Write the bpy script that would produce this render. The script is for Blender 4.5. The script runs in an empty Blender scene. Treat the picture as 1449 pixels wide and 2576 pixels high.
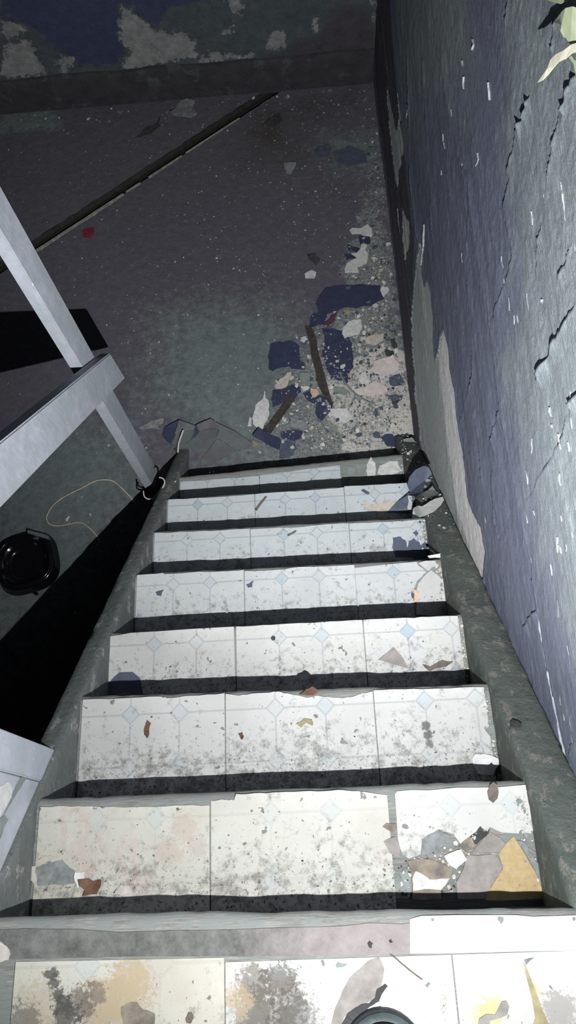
import bpy, bmesh, math, random
import numpy as np
from mathutils import Matrix, Vector

# ------------------------------------------------------------------ camera, light, exposure
W_PX, H_PX, F_PX = 1449.0, 2576.0, 1845.8
CAM = np.array([0.11919, 0.20537, 1.37202])
PITCH, YAW, ROLL = 1.19705, 0.11858, -0.17042
LAMP = (0.216, 0.012, 0.86)

def cam_axes():
    ca, sa = math.cos(PITCH), math.sin(PITCH)
    cb, sb = math.cos(YAW), math.sin(YAW)
    Z = np.array([[cb, -sb, 0], [sb, cb, 0], [0, 0, 1]])
    r, f, u = Z @ np.array([1, 0, 0.]), Z @ np.array([0, ca, -sa]), Z @ np.array([0, sa, ca])
    cc, sc = math.cos(ROLL), math.sin(ROLL)
    return cc * r + sc * u, -sc * r + cc * u, f
AX_R, AX_U, AX_F = cam_axes()
scene = bpy.context.scene
COL = scene.collection

cd = bpy.data.cameras.new('camera')
cd.sensor_fit = 'VERTICAL'
cd.sensor_height = 36.0
cd.lens = F_PX / H_PX * 36.0
cd.clip_start = 0.02
cam = bpy.data.objects.new('camera', cd)
COL.objects.link(cam)
M = Matrix.Identity(4)
for i in range(3):
    M[i][0], M[i][1], M[i][2], M[i][3] = AX_R[i], AX_U[i], -AX_F[i], CAM[i]
cam.matrix_world = M
scene.camera = cam

world = bpy.data.worlds.new('night_air')
scene.world = world
world.use_nodes = True
bgn = world.node_tree.nodes['Background']
bgn.inputs[0].default_value = (0.62, 0.68, 0.85, 1)
bgn.inputs[1].default_value = 0.004

# hand torch held a little below and behind the camera, aimed down the flight
ld = bpy.data.lights.new('hand_torch', 'SPOT')
ld.energy = 400.0
ld.color = (0.965, 0.985, 1.0)
ld.shadow_soft_size = 0.004
ld.spot_size = math.radians(178)
ld.spot_blend = 1.0
lamp = bpy.data.objects.new('hand_torch', ld)
COL.objects.link(lamp)
lamp.location = LAMP
AIM = Vector((0.02, 0.80, -0.60)).normalized()
lamp.rotation_euler = AIM.to_track_quat('-Z', 'Y').to_euler()
ld.use_nodes = True
lt = ld.node_tree
em = lt.nodes['Emission']
tc = lt.nodes.new('ShaderNodeTexCoord')
sp = lt.nodes.new('ShaderNodeSeparateXYZ')
mr = lt.nodes.new('ShaderNodeValToRGB')      # beam profile: bright centre, weaker spill
ab = lt.nodes.new('ShaderNodeMath'); ab.operation = 'ABSOLUTE'
lt.links.new(tc.outputs['Normal'], sp.inputs[0])
lt.links.new(sp.outputs['Z'], ab.inputs[0])
lt.links.new(ab.outputs[0], mr.inputs[0])
mr.color_ramp.interpolation = 'LINEAR'
prof = [(0.0, .50), (0.45, .44), (0.60, .33), (0.70, .315), (0.80, .415), (0.88, .75), (0.94, 1.0), (1.0, 1.0)]   # on top of the cone's own falloff
el = mr.color_ramp.elements
while len(el) < len(prof): el.new(0.5)
for e, (a, b) in zip(el, prof):
    e.position = a; e.color = (b, b, b, 1)
lt.links.new(mr.outputs[0], em.inputs['Strength'])

vs = scene.view_settings
vs.view_transform = 'Standard'
vs.look = 'None'
vs.gamma = 1.0
vs.exposure = 0.0
vs.use_curve_mapping = False

# ------------------------------------------------------------------ measures of the place
T, RISE, H = 0.2260, 0.2289, 1.8313
SL = RISE / T
YB, XW = 4.2037, 0.5945
HW = 0.5
Q = [(0.023, -0.0, -0.0096), (-0.0129, 0.0027, -0.0018), (-0.0073, 0.0019, -0.0094), (-0.0162, 0.0055, 0.0004),
     (0.0007, -0.0083, -0.0038), (0.0048, -0.005, -0.002), (0.0057, 0.0091, 0.0052), (0.0021, -0.0027, 0.0215)]
def ty(k, x=0.0): return k * T + Q[k][0] + x / HW * Q[k][2]
def tz(k): return (-k * RISE + Q[k][1]) if k < 8 else -H

# a pixel of the photograph -> the point where its ray meets a surface of the place
def ray(x, y): return AX_F + (x - 724.5) / F_PX * AX_R - (y - 1288.0) / F_PX * AX_U
def onz(x, y, z): d = ray(x, y); return CAM + d * ((z - CAM[2]) / d[2])
def onx(x, y, X): d = ray(x, y); return CAM + d * ((X - CAM[0]) / d[0])
def ony(x, y, Y): d = ray(x, y); return CAM + d * ((Y - CAM[1]) / d[1])
def onpl(x, y, P, n): d = ray(x, y); n = np.array(n, float); return CAM + d * (((np.array(P) - CAM) @ n) / (d @ n))

RNG = random.Random(7)

# ------------------------------------------------------------------ noise
def _h(i, j, s):
    n = (i.astype(np.int64) * 374761393 + j.astype(np.int64) * 668265263 + s * 1442695041) & 0xffffffff
    n = ((n ^ (n >> 13)) * 1274126177) & 0xffffffff
    n = (n ^ (n >> 16)) & 0xffffffff
    return n / 4294967295.0
def vn(x, y, s=0):
    x = np.asarray(x, float); y = np.asarray(y, float)
    i = np.floor(x); j = np.floor(y); u = x - i; v = y - j
    u = u * u * (3 - 2 * u); v = v * v * (3 - 2 * v)
    i = i.astype(np.int64); j = j.astype(np.int64)
    a, b, c, d = _h(i, j, s), _h(i + 1, j, s), _h(i, j + 1, s), _h(i + 1, j + 1, s)
    return (a * (1 - u) + b * u) * (1 - v) + (c * (1 - u) + d * u) * v
def fbm(x, y, s=0, o=4):
    r, a, t = 0, 1.0, 0
    for k in range(o):
        r = r + a * vn(x * 2 ** k, y * 2 ** k, s + k); t += a; a *= 0.5
    return r / t

def sdist(px, py, poly):
    """signed distance to a polygon, positive inside"""
    P = np.array(poly, float); n = len(P)
    dmin = np.full(px.shape, 1e9); ins = np.zeros(px.shape, bool)
    for i in range(n):
        ax, ay = P[i]; bx, by = P[(i + 1) % n]
        ex, ey = bx - ax, by - ay
        t = np.clip(((px - ax) * ex + (py - ay) * ey) / (ex * ex + ey * ey + 1e-12), 0, 1)
        dmin = np.minimum(dmin, np.hypot(px - ax - t * ex, py - ay - t * ey))
        c = ((ay > py) != (by > py)) & (px < (bx - ax) * (py - ay) / (by - ay + 1e-12) + ax)
        ins ^= c
    return np.where(ins, dmin, -dmin)

# ------------------------------------------------------------------ materials
class NT:
    def __init__(s, name):
        s.m = bpy.data.materials.new(name); s.m.use_nodes = True
        s.t = s.m.node_tree; s.b = s.t.nodes['Principled BSDF']
        s.b.inputs['Roughness'].default_value = 0.85
        s.b.inputs['Specular IOR Level'].default_value = 0.25
    def n(s, typ): return s.t.nodes.new(typ)
    def set(s, sock, v):
        if v is None: return
        if isinstance(v, bpy.types.NodeSocket): s.t.links.new(v, sock)
        elif isinstance(v, tuple) and len(v) == 3 and sock.type == 'RGBA': sock.default_value = (*v, 1)
        else: sock.default_value = v
    def math(s, op, a, b=None, c=None, clamp=False):
        n = s.n('ShaderNodeMath'); n.operation = op; n.use_clamp = clamp
        s.set(n.inputs[0], a); s.set(n.inputs[1], b); s.set(n.inputs[2], c)
        return n.outputs[0]
    def co(s, kind='Object', scale=(1, 1, 1), loc=(0, 0, 0)):
        n = s.n('ShaderNodeTexCoord'); m = s.n('ShaderNodeMapping')
        s.t.links.new(n.outputs[kind], m.inputs[0]); m.inputs['Scale'].default_value = scale; m.inputs['Location'].default_value = loc
        return m.outputs[0]
    def wco(s, scale=(1, 1, 1), loc=(0, 0, 0)):
        n = s.n('ShaderNodeNewGeometry'); m = s.n('ShaderNodeMapping')
        s.t.links.new(n.outputs['Position'], m.inputs[0]); m.inputs['Scale'].default_value = scale; m.inputs['Location'].default_value = loc
        return m.outputs[0]
    def noise(s, co, scale, detail=6, rough=0.6, dist=0.0):
        n = s.n('ShaderNodeTexNoise'); s.t.links.new(co, n.inputs['Vector'])
        n.inputs['Scale'].default_value = scale; n.inputs['Detail'].default_value = detail
        n.inputs['Roughness'].default_value = rough; n.inputs['Distortion'].default_value = dist
        return n.outputs['Fac']
    def vor(s, co, scale, feature='F1', out='Distance'):
        n = s.n('ShaderNodeTexVoronoi'); n.feature = feature; s.t.links.new(co, n.inputs['Vector'])
        n.inputs['Scale'].default_value = scale
        return n.outputs[out]
    def rng(s, v, a, b, c=0.0, d=1.0, smooth=False):
        n = s.n('ShaderNodeMapRange'); n.clamp = True
        if smooth: n.interpolation_type = 'SMOOTHSTEP'
        s.set(n.inputs['Value'], v)
        for k, x in zip(('From Min', 'From Max', 'To Min', 'To Max'), (a, b, c, d)): s.set(n.inputs[k], x)
        return n.outputs['Result']
    def mix(s, f, a, b, mode='MIX'):
        n = s.n('ShaderNodeMix'); n.data_type = 'RGBA'; n.blend_type = mode
        s.set(n.inputs[0], f); s.set(n.inputs[6], a); s.set(n.inputs[7], b)
        return n.outputs[2]
    def attr(s, name):
        n = s.n('ShaderNodeAttribute'); n.attribute_name = name
        return n.outputs['Fac']
    def bump(s, h, dist, strength=1.0, prev=None):
        n = s.n('ShaderNodeBump'); n.inputs['Distance'].default_value = dist; n.inputs['Strength'].default_value = strength
        s.t.links.new(h, n.inputs['Height'])
        if prev: s.t.links.new(prev, n.inputs['Normal'])
        return n.outputs[0]
    def out(s, col=None, rough=None, normal=None):
        s.set(s.b.inputs['Base Color'], col); s.set(s.b.inputs['Roughness'], rough)
        if normal: s.t.links.new(normal, s.b.inputs['Normal'])
        return s.m

def plain(name, a, b=None, rough=0.8, scale=40, bump=0.0008, spec=0.25, stretch=(1, 1, 1), speck=None):
    m = NT(name); c = m.wco(stretch)
    b = b or tuple(x * 0.7 for x in a)
    n = m.noise(c, scale, 6, 0.65)
    col = m.mix(m.rng(n, 0.35, 0.65), b, a)
    if speck:
        col = m.mix(m.rng(m.noise(c, scale * 6, 3, 0.7), 0.66, 0.7), col, speck)
    m.b.inputs['Specular IOR Level'].default_value = spec
    return m.out(col, rough, m.bump(n, bump) if bump else None)

def wood(name, a, b, stretch, rough=0.8, paint=None, amt=0.5):
    m = NT(name); c = m.wco(stretch)
    n = m.noise(c, 60, 6, 0.7, 0.3)
    col = m.mix(m.rng(n, 0.32, 0.7), a, b)
    if paint:
        pn = m.noise(m.wco(), 22, 7, 0.7)
        col = m.mix(m.rng(pn, amt, amt + 0.05), col, paint)
    return m.out(col, rough, m.bump(n, 0.0015))

MAT = {}
MAT['navy'] = plain('navy_paint', (0.038, 0.045, 0.088), (0.028, 0.033, 0.066), 0.6, 30, 0.0006, 0.3, speck=(0.10, 0.11, 0.14))
MAT['slate'] = plain('slate_paint', (0.085, 0.10, 0.14), (0.058, 0.07, 0.10), 0.6, 30, 0.0006, 0.3)
MAT['plaster'] = plain('white_plaster', (0.60, 0.59, 0.57), (0.44, 0.44, 0.43), 0.9, 50, 0.002, speck=(0.2, 0.2, 0.19))
MAT['white'] = plain('white_vinyl', (0.62, 0.62, 0.61), (0.48, 0.48, 0.47), 0.6, 40, 0.0008)
MAT['beige'] = plain('beige_plaster', (0.50, 0.45, 0.39), (0.36, 0.33, 0.29), 0.9, 50, 0.002)
MAT['pink'] = plain('pink_plaster', (0.58, 0.52, 0.49), (0.47, 0.41, 0.39), 0.9, 40, 0.002)
MAT['peach'] = plain('peach_paint', (0.60, 0.42, 0.30), (0.5, 0.34, 0.24), 0.8, 40, 0.001)
MAT['yellowish'] = plain('yellow_chip', (0.34, 0.29, 0.16), (0.22, 0.19, 0.11), 0.8, 40, 0.001)
MAT['grey'] = plain('grey_cement', (0.25, 0.26, 0.26), (0.14, 0.15, 0.15), 0.9, 45, 0.002)
MAT['greygreen'] = plain('grey_green_paint', (0.24, 0.27, 0.25), (0.15, 0.175, 0.165), 0.8, 35, 0.0012)
MAT['dark'] = plain('dark_grime', (0.06, 0.062, 0.06), (0.03, 0.032, 0.03), 0.9, 50, 0.002)
MAT['red'] = plain('red_scrap', (0.22, 0.03, 0.035), (0.13, 0.02, 0.022), 0.7, 60, 0.001)
MAT['maroon'] = plain('maroon_scrap', (0.10, 0.045, 0.055), (0.07, 0.03, 0.04), 0.7, 60, 0.001)
MAT['rust'] = plain('rusty_brown', (0.070, 0.056, 0.052), (0.026, 0.022, 0.022), 0.85, 50, 0.002)
MAT['tan'] = plain('tan_hardboard', (0.43, 0.33, 0.18), (0.35, 0.26, 0.135), 0.9, 90, 0.001)
MAT['brownboard'] = plain('brown_backing', (0.27, 0.23, 0.18), (0.13, 0.115, 0.10), 0.9, 30, 0.002)
MAT['pinkgrey'] = plain('pink_grey_board', (0.30, 0.275, 0.26), (0.19, 0.175, 0.16), 0.9, 28, 0.001, speck=(0.2, 0.18, 0.17))
MAT['leafbrown'] = plain('dry_leaf', (0.15, 0.075, 0.042), (0.085, 0.045, 0.028), 0.7, 60, 0.001)
MAT['leafgrey'] = plain('grey_dry_leaf', (0.16, 0.13, 0.11), (0.09, 0.075, 0.065), 0.7, 60, 0.001)
MAT['leafgreen'] = plain('pale_green_leaf', (0.36, 0.40, 0.25), (0.27, 0.32, 0.21), 0.5, 25, 0.0005, 0.4)
MAT['leafcream'] = plain('cream_leaf', (0.50, 0.48, 0.38), (0.40, 0.39, 0.30), 0.5, 25, 0.0005, 0.4)
MAT['cable'] = plain('white_cable', (0.55, 0.52, 0.45), (0.45, 0.42, 0.37), 0.5, 20, 0)
MAT['thread'] = plain('cream_string', (0.62, 0.55, 0.42), (0.40, 0.35, 0.26), 0.8, 20, 0)
MAT['blackcable'] = plain('black_cable', (0.012, 0.012, 0.014), (0.008, 0.008, 0.01), 0.4, 20, 0)
MAT['rubber'] = plain('dark_rubber', (0.035, 0.042, 0.045), (0.02, 0.024, 0.026), 0.55, 40, 0.0006)
MAT['rubberlight'] = plain('worn_grey_rubber', (0.10, 0.125, 0.13), (0.06, 0.075, 0.08), 0.5, 40, 0.0006)
MAT['bright'] = plain('bright_white_undercoat', (0.85, 0.85, 0.83), (0.74, 0.74, 0.72), 0.8, 40, 0.0006)
MAT['tabgrey'] = plain('grey_plastic', (0.15, 0.17, 0.18), (0.10, 0.115, 0.12), 0.4, 40, 0.0004)
bp = NT('glossy_black_plastic'); bp.b.inputs['Specular IOR Level'].default_value = 0.5
MAT['blackplastic'] = bp.out((0.006, 0.006, 0.008), 0.16)

# ------------------------------------------------------------------ mesh helpers
def mesh_obj(name, verts, faces, mat=None, parent=None, origin=None, smooth=False):
    V = np.array(verts, float)
    if origin is None: origin = np.zeros(3)
    me = bpy.data.meshes.new(name)
    me.from_pydata((V - np.array(origin)).tolist(), [], faces)
    me.update()
    if mat is not None: me.materials.append(MAT[mat] if isinstance(mat, str) else mat)
    if smooth: me.polygons.foreach_set('use_smooth', [True] * len(me.polygons))
    o = bpy.data.objects.new(name, me)
    COL.objects.link(o)
    o.location = tuple(origin)
    if parent is not None:
        o.parent = parent
        o.location = tuple(np.array(origin) - np.array(parent.location))
    return o
def empty(name, loc=(0, 0, 0)):
    o = bpy.data.objects.new(name, None); COL.objects.link(o); o.location = loc; o.empty_display_size = 0.05
    return o
def tag(o, label, cat, group=None):
    o['label'] = label; o['category'] = cat
    if group: o['group'] = group
    return o
def struct(o, label=None):
    o['kind'] = 'structure'
    if label: o['label'] = label
    return o
def attr(o, name, vals):
    a = o.data.attributes.new(name, 'FLOAT', 'POINT'); a.data.foreach_set('value', np.asarray(vals, np.float32))
def grid_faces(n, m):
    i = np.arange(n - 1)[:, None] * m + np.arange(m - 1)[None, :]
    return np.stack([i, i + 1, i + m + 1, i + m], -1).reshape(-1, 4)
def grid_obj(name, P, mat, parent=None, flip=False, smooth=True):
    """P: (n,m,3) array of points"""
    n, m = P.shape[:2]
    F = grid_faces(n, m)
    if flip: F = F[:, ::-1]
    me = bpy.data.meshes.new(name)
    me.vertices.add(n * m); me.vertices.foreach_set('co', P.reshape(-1).astype(np.float32))
    me.loops.add(F.size); me.loops.foreach_set('vertex_index', F.reshape(-1).astype(np.int32))
    me.polygons.add(len(F)); me.polygons.foreach_set('loop_start', np.arange(0, F.size, 4, dtype=np.int32))
    me.polygons.foreach_set('loop_total', np.full(len(F), 4, np.int32))
    if smooth: me.polygons.foreach_set('use_smooth', np.ones(len(F), bool))
    me.update(calc_edges=True); me.validate()
    if mat is not None: me.materials.append(MAT[mat] if isinstance(mat, str) else mat)
    o = bpy.data.objects.new(name, me); COL.objects.link(o)
    if parent is not None: o.parent = parent
    return o
def box(name, x0, x1, y0, y1, z0, z1, mat, parent=None, bevel=0.0, seg=2):
    bm = bmesh.new()
    bmesh.ops.create_cube(bm, size=1.0)
    for v in bm.verts:
        v.co = Vector(((x0 + x1) / 2 + v.co.x * (x1 - x0), (y0 + y1) / 2 + v.co.y * (y1 - y0), (z0 + z1) / 2 + v.co.z * (z1 - z0)))
    if bevel: bmesh.ops.bevel(bm, geom=bm.edges[:], offset=bevel, segments=seg, affect='EDGES')
    me = bpy.data.meshes.new(name); bm.to_mesh(me); bm.free()
    me.materials.append(MAT[mat] if isinstance(mat, str) else mat)
    o = bpy.data.objects.new(name, me); COL.objects.link(o)
    if parent is not None: o.parent = parent
    return o

def jag(pts, amp=0.08, depth=2, rng=RNG, minlen=0.004):
    """break straight outline edges into an irregular line (2-D points)"""
    for _ in range(depth):
        o = []
        n = len(pts)
        for i in range(n):
            a, b = np.array(pts[i]), np.array(pts[(i + 1) % n])
            o.append(a)
            e = b - a; L = np.hypot(*e)
            if L > minlen:
                o.append((a + b) / 2 + np.array([-e[1], e[0]]) * rng.uniform(-amp, amp) + e * rng.uniform(-.12, .12))
        pts = o
    return pts

def slab(name, pts3, normal, thick, mat, parent=None, curl=0.0, seed=0, centre=True, smooth=False, cuts=0):
    """flat, slightly warped piece: outline points, solid thickness along normal"""
    P = np.array(pts3, float); nrm = np.array(normal, float); nrm /= np.linalg.norm(nrm)
    bm = bmesh.new()
    vs_ = [bm.verts.new(p) for p in P]
    f = bm.faces.new(vs_)
    f.normal_update()
    if f.normal.dot(Vector(nrm)) < 0: f.normal_flip()
    bmesh.ops.triangulate(bm, faces=[f])
    if cuts: bmesh.ops.subdivide_edges(bm, edges=bm.edges[:], cuts=cuts, use_grid_fill=True)
    if curl:
        c = P.mean(0); R = np.max(np.linalg.norm(P - c, axis=1))
        rr = random.Random(seed); th = rr.uniform(0, 6.28)
        a = np.cross(nrm, [0.31, 0.7, 0.52]); a /= np.linalg.norm(a); b = np.cross(nrm, a)
        d = math.cos(th) * a + math.sin(th) * b
        for v in bm.verts:
            q = np.array(v.co) - c
            s = (q @ d) / R; s2 = (q @ np.cross(nrm, d)) / R
            h = curl * (0.55 * s * s + 0.25 * s * abs(s) + 0.2 * (0.5 + 0.5 * math.sin(3.1 * s2 + 2 * s)))
            v.co = Vector(np.array(v.co) + nrm * max(h, 0))
    top = bm.faces[:]
    r = bmesh.ops.extrude_face_region(bm, geom=top)
    for g in r['geom']:
        if isinstance(g, bmesh.types.BMVert): g.co += Vector(nrm * thick)
    bmesh.ops.recalc_face_normals(bm, faces=bm.faces[:])
    c = P.mean(0) if centre else np.zeros(3)
    if parent is not None and centre: pl = np.array(parent.location)
    bmesh.ops.translate(bm, verts=bm.verts[:], vec=Vector(-c))
    me = bpy.data.meshes.new(name); bm.to_mesh(me); bm.free()
    me.materials.append(MAT[mat] if isinstance(mat, str) else mat)
    if smooth: me.polygons.foreach_set('use_smooth', [True] * len(me.polygons))
    o = bpy.data.objects.new(name, me); COL.objects.link(o); o.location = tuple(c)
    if parent is not None:
        o.parent = parent
        o.location = tuple(c - np.array(parent.location)) if centre else (0, 0, 0)
    return o

def flake(name, px, z, mat, label=None, cat='debris', thick=0.0018, curl=0.004, jg=0.10, depth=2, lift=0.0, parent=None, group=None, seed=None, cuts=0):
    """loose piece lying on a level surface at height z, outline read off the photograph"""
    pts = [tuple(onz(x, y, z)[:2]) for x, y in px]
    if jg: pts = jag(pts, jg, depth)
    o = slab(name, [(a[0], a[1], z + lift) for a in pts], (0, 0, 1), thick, mat, parent, curl, seed if seed is not None else RNG.randrange(9999), cuts=cuts)
    if label: tag(o, label, cat, group)
    return o

def tube(name, pts, rad, mat, parent=None, seg=6, origin=None, smooth=True, spline=True):
    P = [Vector(p) for p in pts]
    if spline and len(P) > 2:
        o = []
        for i in range(len(P) - 1):
            p0, p1, p2, p3 = P[max(i - 1, 0)], P[i], P[i + 1], P[min(i + 2, len(P) - 1)]
            for k in range(6):
                t = k / 6
                o.append(0.5 * ((2 * p1) + (p2 - p0) * t + (2 * p0 - 5 * p1 + 4 * p2 - p3) * t * t + (3 * p1 - p0 - 3 * p2 + p3) * t ** 3))
        o.append(P[-1]); P = o
    V, F = [], []
    up = Vector((0.13, 0.2, 1)).normalized()
    for i, p in enumerate(P):
        d = (P[min(i + 1, len(P) - 1)] - P[max(i - 1, 0)]).normalized()
        a = d.cross(up)
        if a.length < 1e-3: a = d.cross(Vector((1, 0, 0)))
        a.normalize(); b = a.cross(d)
        rr = rad[i * (len(rad) - 1) // max(len(P) - 1, 1)] if isinstance(rad, (list, tuple)) else rad
        for k in range(seg):
            t = 2 * math.pi * k / seg
            V.append(tuple(p + (a * math.cos(t) + b * math.sin(t)) * rr))
    for i in range(len(P) - 1):
        for k in range(seg):
            F.append((i * seg + k, i * seg + (k + 1) % seg, (i + 1) * seg + (k + 1) % seg, (i + 1) * seg + k))
    F.append(tuple(range(seg))[::-1]); F.append(tuple((len(P) - 1) * seg + k for k in range(seg)))
    if origin is None and parent is None: origin = np.array(V).mean(0)
    return mesh_obj(name, V, F, mat, parent, origin, smooth)

# ------------------------------------------------------------------ floor with its drain channel
CH_D = np.array([1.372, 1.035]); CH_D /= np.linalg.norm(CH_D)
CH_N = np.array([CH_D[1], -CH_D[0]])           # towards the stairs
CH_0 = onz(90, 630, -H)[:2]                    # near (stair side) edge of the channel
CH_W = 0.075

def floor_mat():
    m = NT('worn_painted_concrete'); c = m.wco()
    n1 = m.noise(c, 3.2, 5, 0.6); n2 = m.noise(c, 26, 8, 0.72); n3 = m.noise(c, 130, 4, 0.7)
    purple = m.mix(m.rng(n2, .3, .7), (0.092, 0.086, 0.104), (0.132, 0.122, 0.146))
    green = m.mix(m.rng(n2, .3, .7), (0.104, 0.126, 0.127), (0.184, 0.214, 0.210))
    col = m.mix(m.rng(m.math('ADD', m.attr('green'), m.math('MULTIPLY', m.math('SUBTRACT', n2, 0.5), 1.6)), 0.15, 0.75), purple, green)
    col = m.mix(m.rng(n3, 0.66, 0.72), col, (0.255, 0.300, 0.300))
    wet = m.mix(n2, (0.045, 0.039, 0.027), (0.075, 0.068, 0.051))
    col = m.mix(m.rng(m.math('ADD', m.attr('stain'), m.math('MULTIPLY', m.math('SUBTRACT', n1, 0.5), 1.2)), 0.35, 1.0, 0.0, 0.75), col, wet)
    # gritty grey screed along the wall, paler plaster dust near the stair foot
    nb = m.noise(c, 15, 9, 0.78); nf = m.noise(c, 70, 7, 0.78)
    rn = m.math('ADD', m.attr('rubble'), m.math('MULTIPLY', m.math('SUBTRACT', nb, 0.5), 2.6))
    gry = m.mix(m.rng(nf, .38, .62), (0.085, 0.098, 0.098), (0.30, 0.31, 0.30))
    col = m.mix(m.rng(rn, 0.42, 0.62), col, gry)
    pn = m.math('ADD', m.attr('dust'), m.math('MULTIPLY', m.math('SUBTRACT', m.noise(c, 11, 8, 0.7), 0.5), 1.6))
    pal = m.mix(m.rng(m.noise(c, 8, 4, 0.6), .4, .6), (0.40, 0.385, 0.365), (0.54, 0.51, 0.47))
    pal = m.mix(m.rng(nf, .55, .63), pal, (0.20, 0.205, 0.19))
    pal = m.mix(m.rng(m.noise(c, 28, 6, 0.7), .60, .63), pal, (0.15, 0.17, 0.18))
    col = m.mix(m.rng(pn, 0.34, 0.46), col, pal)
    hgt = m.math('ADD', n2, m.math('MULTIPLY', n3, 0.4))
    m.b.inputs['Specular IOR Level'].default_value = 0.2
    return m.out(col, 0.85, m.bump(hgt, 0.006))

def build_floor():
    # rows follow the channel so that its lips are true edges
    u = np.arange(-3.4, 4.2, 0.011)
    v = np.concatenate([np.arange(-2.2, -CH_W, 0.016), [-CH_W - 1e-4]])
    v2 = np.concatenate([[1e-4], np.arange(0.011, 4.3, 0.011)])
    par = struct(empty('floor'))
    fm = floor_mat()
    def uvp(uu, vv):
        return CH_0[0] + uu * CH_D[0] + vv * CH_N[0], CH_0[1] + uu * CH_D[1] + vv * CH_N[1]
    gpoly = lambda px: [tuple(onz(x, y, -H)[:2]) for x, y in px]
    rub = gpoly([(935, 380), (915, 480), (905, 560), (880, 640), (868, 720), (815, 790), (800, 850), (760, 900), (730, 960), (745, 1020),
                 (720, 1060), (760, 1110), (640, 1165), (800, 1160), (1000, 1150), (1060, 1150), (1020, 900), (985, 600), (962, 380)])
    dst = gpoly([(860, 930), (960, 880), (1010, 900), (1020, 960), (1050, 1150), (900, 1150), (880, 1100), (830, 1040), (835, 980)])
    gr1 = gpoly([(420, 800), (560, 780), (700, 790), (760, 900), (740, 1000), (800, 1130), (640, 1180), (560, 1150), (500, 1090), (400, 1000)])
    gr2 = gpoly([(0, 1180), (150, 1080), (280, 1100), (300, 1230), (220, 1400), (0, 1640)])
    gr3 = gpoly([(0, 280), (140, 275), (150, 320), (0, 330)])
    gr4 = gpoly([(820, 340), (950, 340), (960, 420), (850, 420)])
    st = gpoly([(560, 330), (690, 245), (900, 225), (900, 260), (760, 300), (740, 400), (620, 400)])
    st2 = gpoly([(300, 1020), (345, 1100), (360, 1230), (300, 1180), (250, 1080)])
    def part(name, vv, thin):
        U, Vv = np.meshgrid(u, vv, indexing='ij')
        X, Y = uvp(U, Vv)
        Z = -H - 0.004 * (1 - fbm(X * 2.2, Y * 2.2, 3)) * 0.9
        edge = np.minimum(np.abs(Vv), np.abs(Vv + CH_W))
        Z = Z - 0.0
        jl = (fbm(X * 30, Y * 30, 11) - 0.5) * 0.012 * np.exp(-edge / 0.006)
        X = X + CH_N[0] * jl; Y = Y + CH_N[1] * jl
        keep = (X > -3.05) & (X < XW + 0.03) & (Y > -0.95) & (Y < YB + 0.03)
        P = np.stack([X, Y, Z], -1)
        n, mm = U.shape
        F = grid_faces(n, mm)
        kf = keep.reshape(-1)[F].all(1)
        F = F[kf]
        used = np.zeros(n * mm, bool); used[F.reshape(-1)] = True
        idx = np.cumsum(used) - 1
        Pv = P.reshape(-1, 3)[used]; F = idx[F]
        me = bpy.data.meshes.new(name)
        me.vertices.add(len(Pv)); me.vertices.foreach_set('co', Pv.reshape(-1).astype(np.float32))
        F = F[:, ::-1]
        me.loops.add(F.size); me.loops.foreach_set('vertex_index', F.reshape(-1).astype(np.int32))
        me.polygons.add(len(F)); me.polygons.foreach_set('loop_start', np.arange(0, F.size, 4, dtype=np.int32))
        me.polygons.foreach_set('loop_total', np.full(len(F), 4, np.int32))
        me.polygons.foreach_set('use_smooth', np.ones(len(F), bool))
        me.update(calc_edges=True)
        me.materials.append(fm)
        o = bpy.data.objects.new(name, me); COL.objects.link(o); o.parent = par
        x, y = Pv[:, 0], Pv[:, 1]
        sm = lambda s, w: np.clip(0.5 + s / w, 0, 1)
        attr(o, 'rubble', sm(sdist(x, y, rub), 0.30) * np.where(y > 3.0, 0.8, 1.0))
        attr(o, 'dust', sm(sdist(x, y, dst), 0.22))
        attr(o, 'green', np.maximum.reduce([sm(sdist(x, y, gr1), .5), 1.25 * sm(sdist(x, y, gr2), .5), sm(sdist(x, y, gr3), .12) * 1.1, sm(sdist(x, y, gr4), .25)]))
        attr(o, 'stain', np.maximum(sm(sdist(x, y, st), .4), 0.55 * sm(sdist(x, y, st2), .35)))
        return o
    part('slab', v[::-1][::-1], True); part('slab', v2, False)
    # channel trough, 35 mm deep
    uu = np.arange(-1.9, 1.80, 0.03)
    V, F = [], []
    for a in uu:
        w = 0.006 * (vn(np.array(a * 14), np.array(0.0), 5) - .5)
        for vv, zz in ((-CH_W - 0.02, -0.008), (-CH_W - 0.003 + w, -0.008), (-CH_W + 0.004, -0.034), (-0.004, -0.034), (0.003 - w, -0.008), (0.02, -0.008)):
            x, y = uvp(a, vv); V.append((x, y, -H + zz))
    for i in range(len(uu) - 1):
        for k in range(5):
            F.append((i * 6 + k, i * 6 + k + 1, i * 6 + k + 7, i * 6 + k + 6))
    ch = mesh_obj('drain_channel', V, F, plain('channel_dark', (0.030, 0.028, 0.026), (0.018, 0.017, 0.016), 0.8, 30, 0.003), par)  # trough lined in one near-black tone
    ch['label'] = 'dark open drain channel cut across the floor'
    # pale broken lip on the stair side
    lip = plain('pale_channel_lip', (0.34, 0.33, 0.28), (0.17, 0.165, 0.145), 0.9, 30, 0.002)
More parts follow.
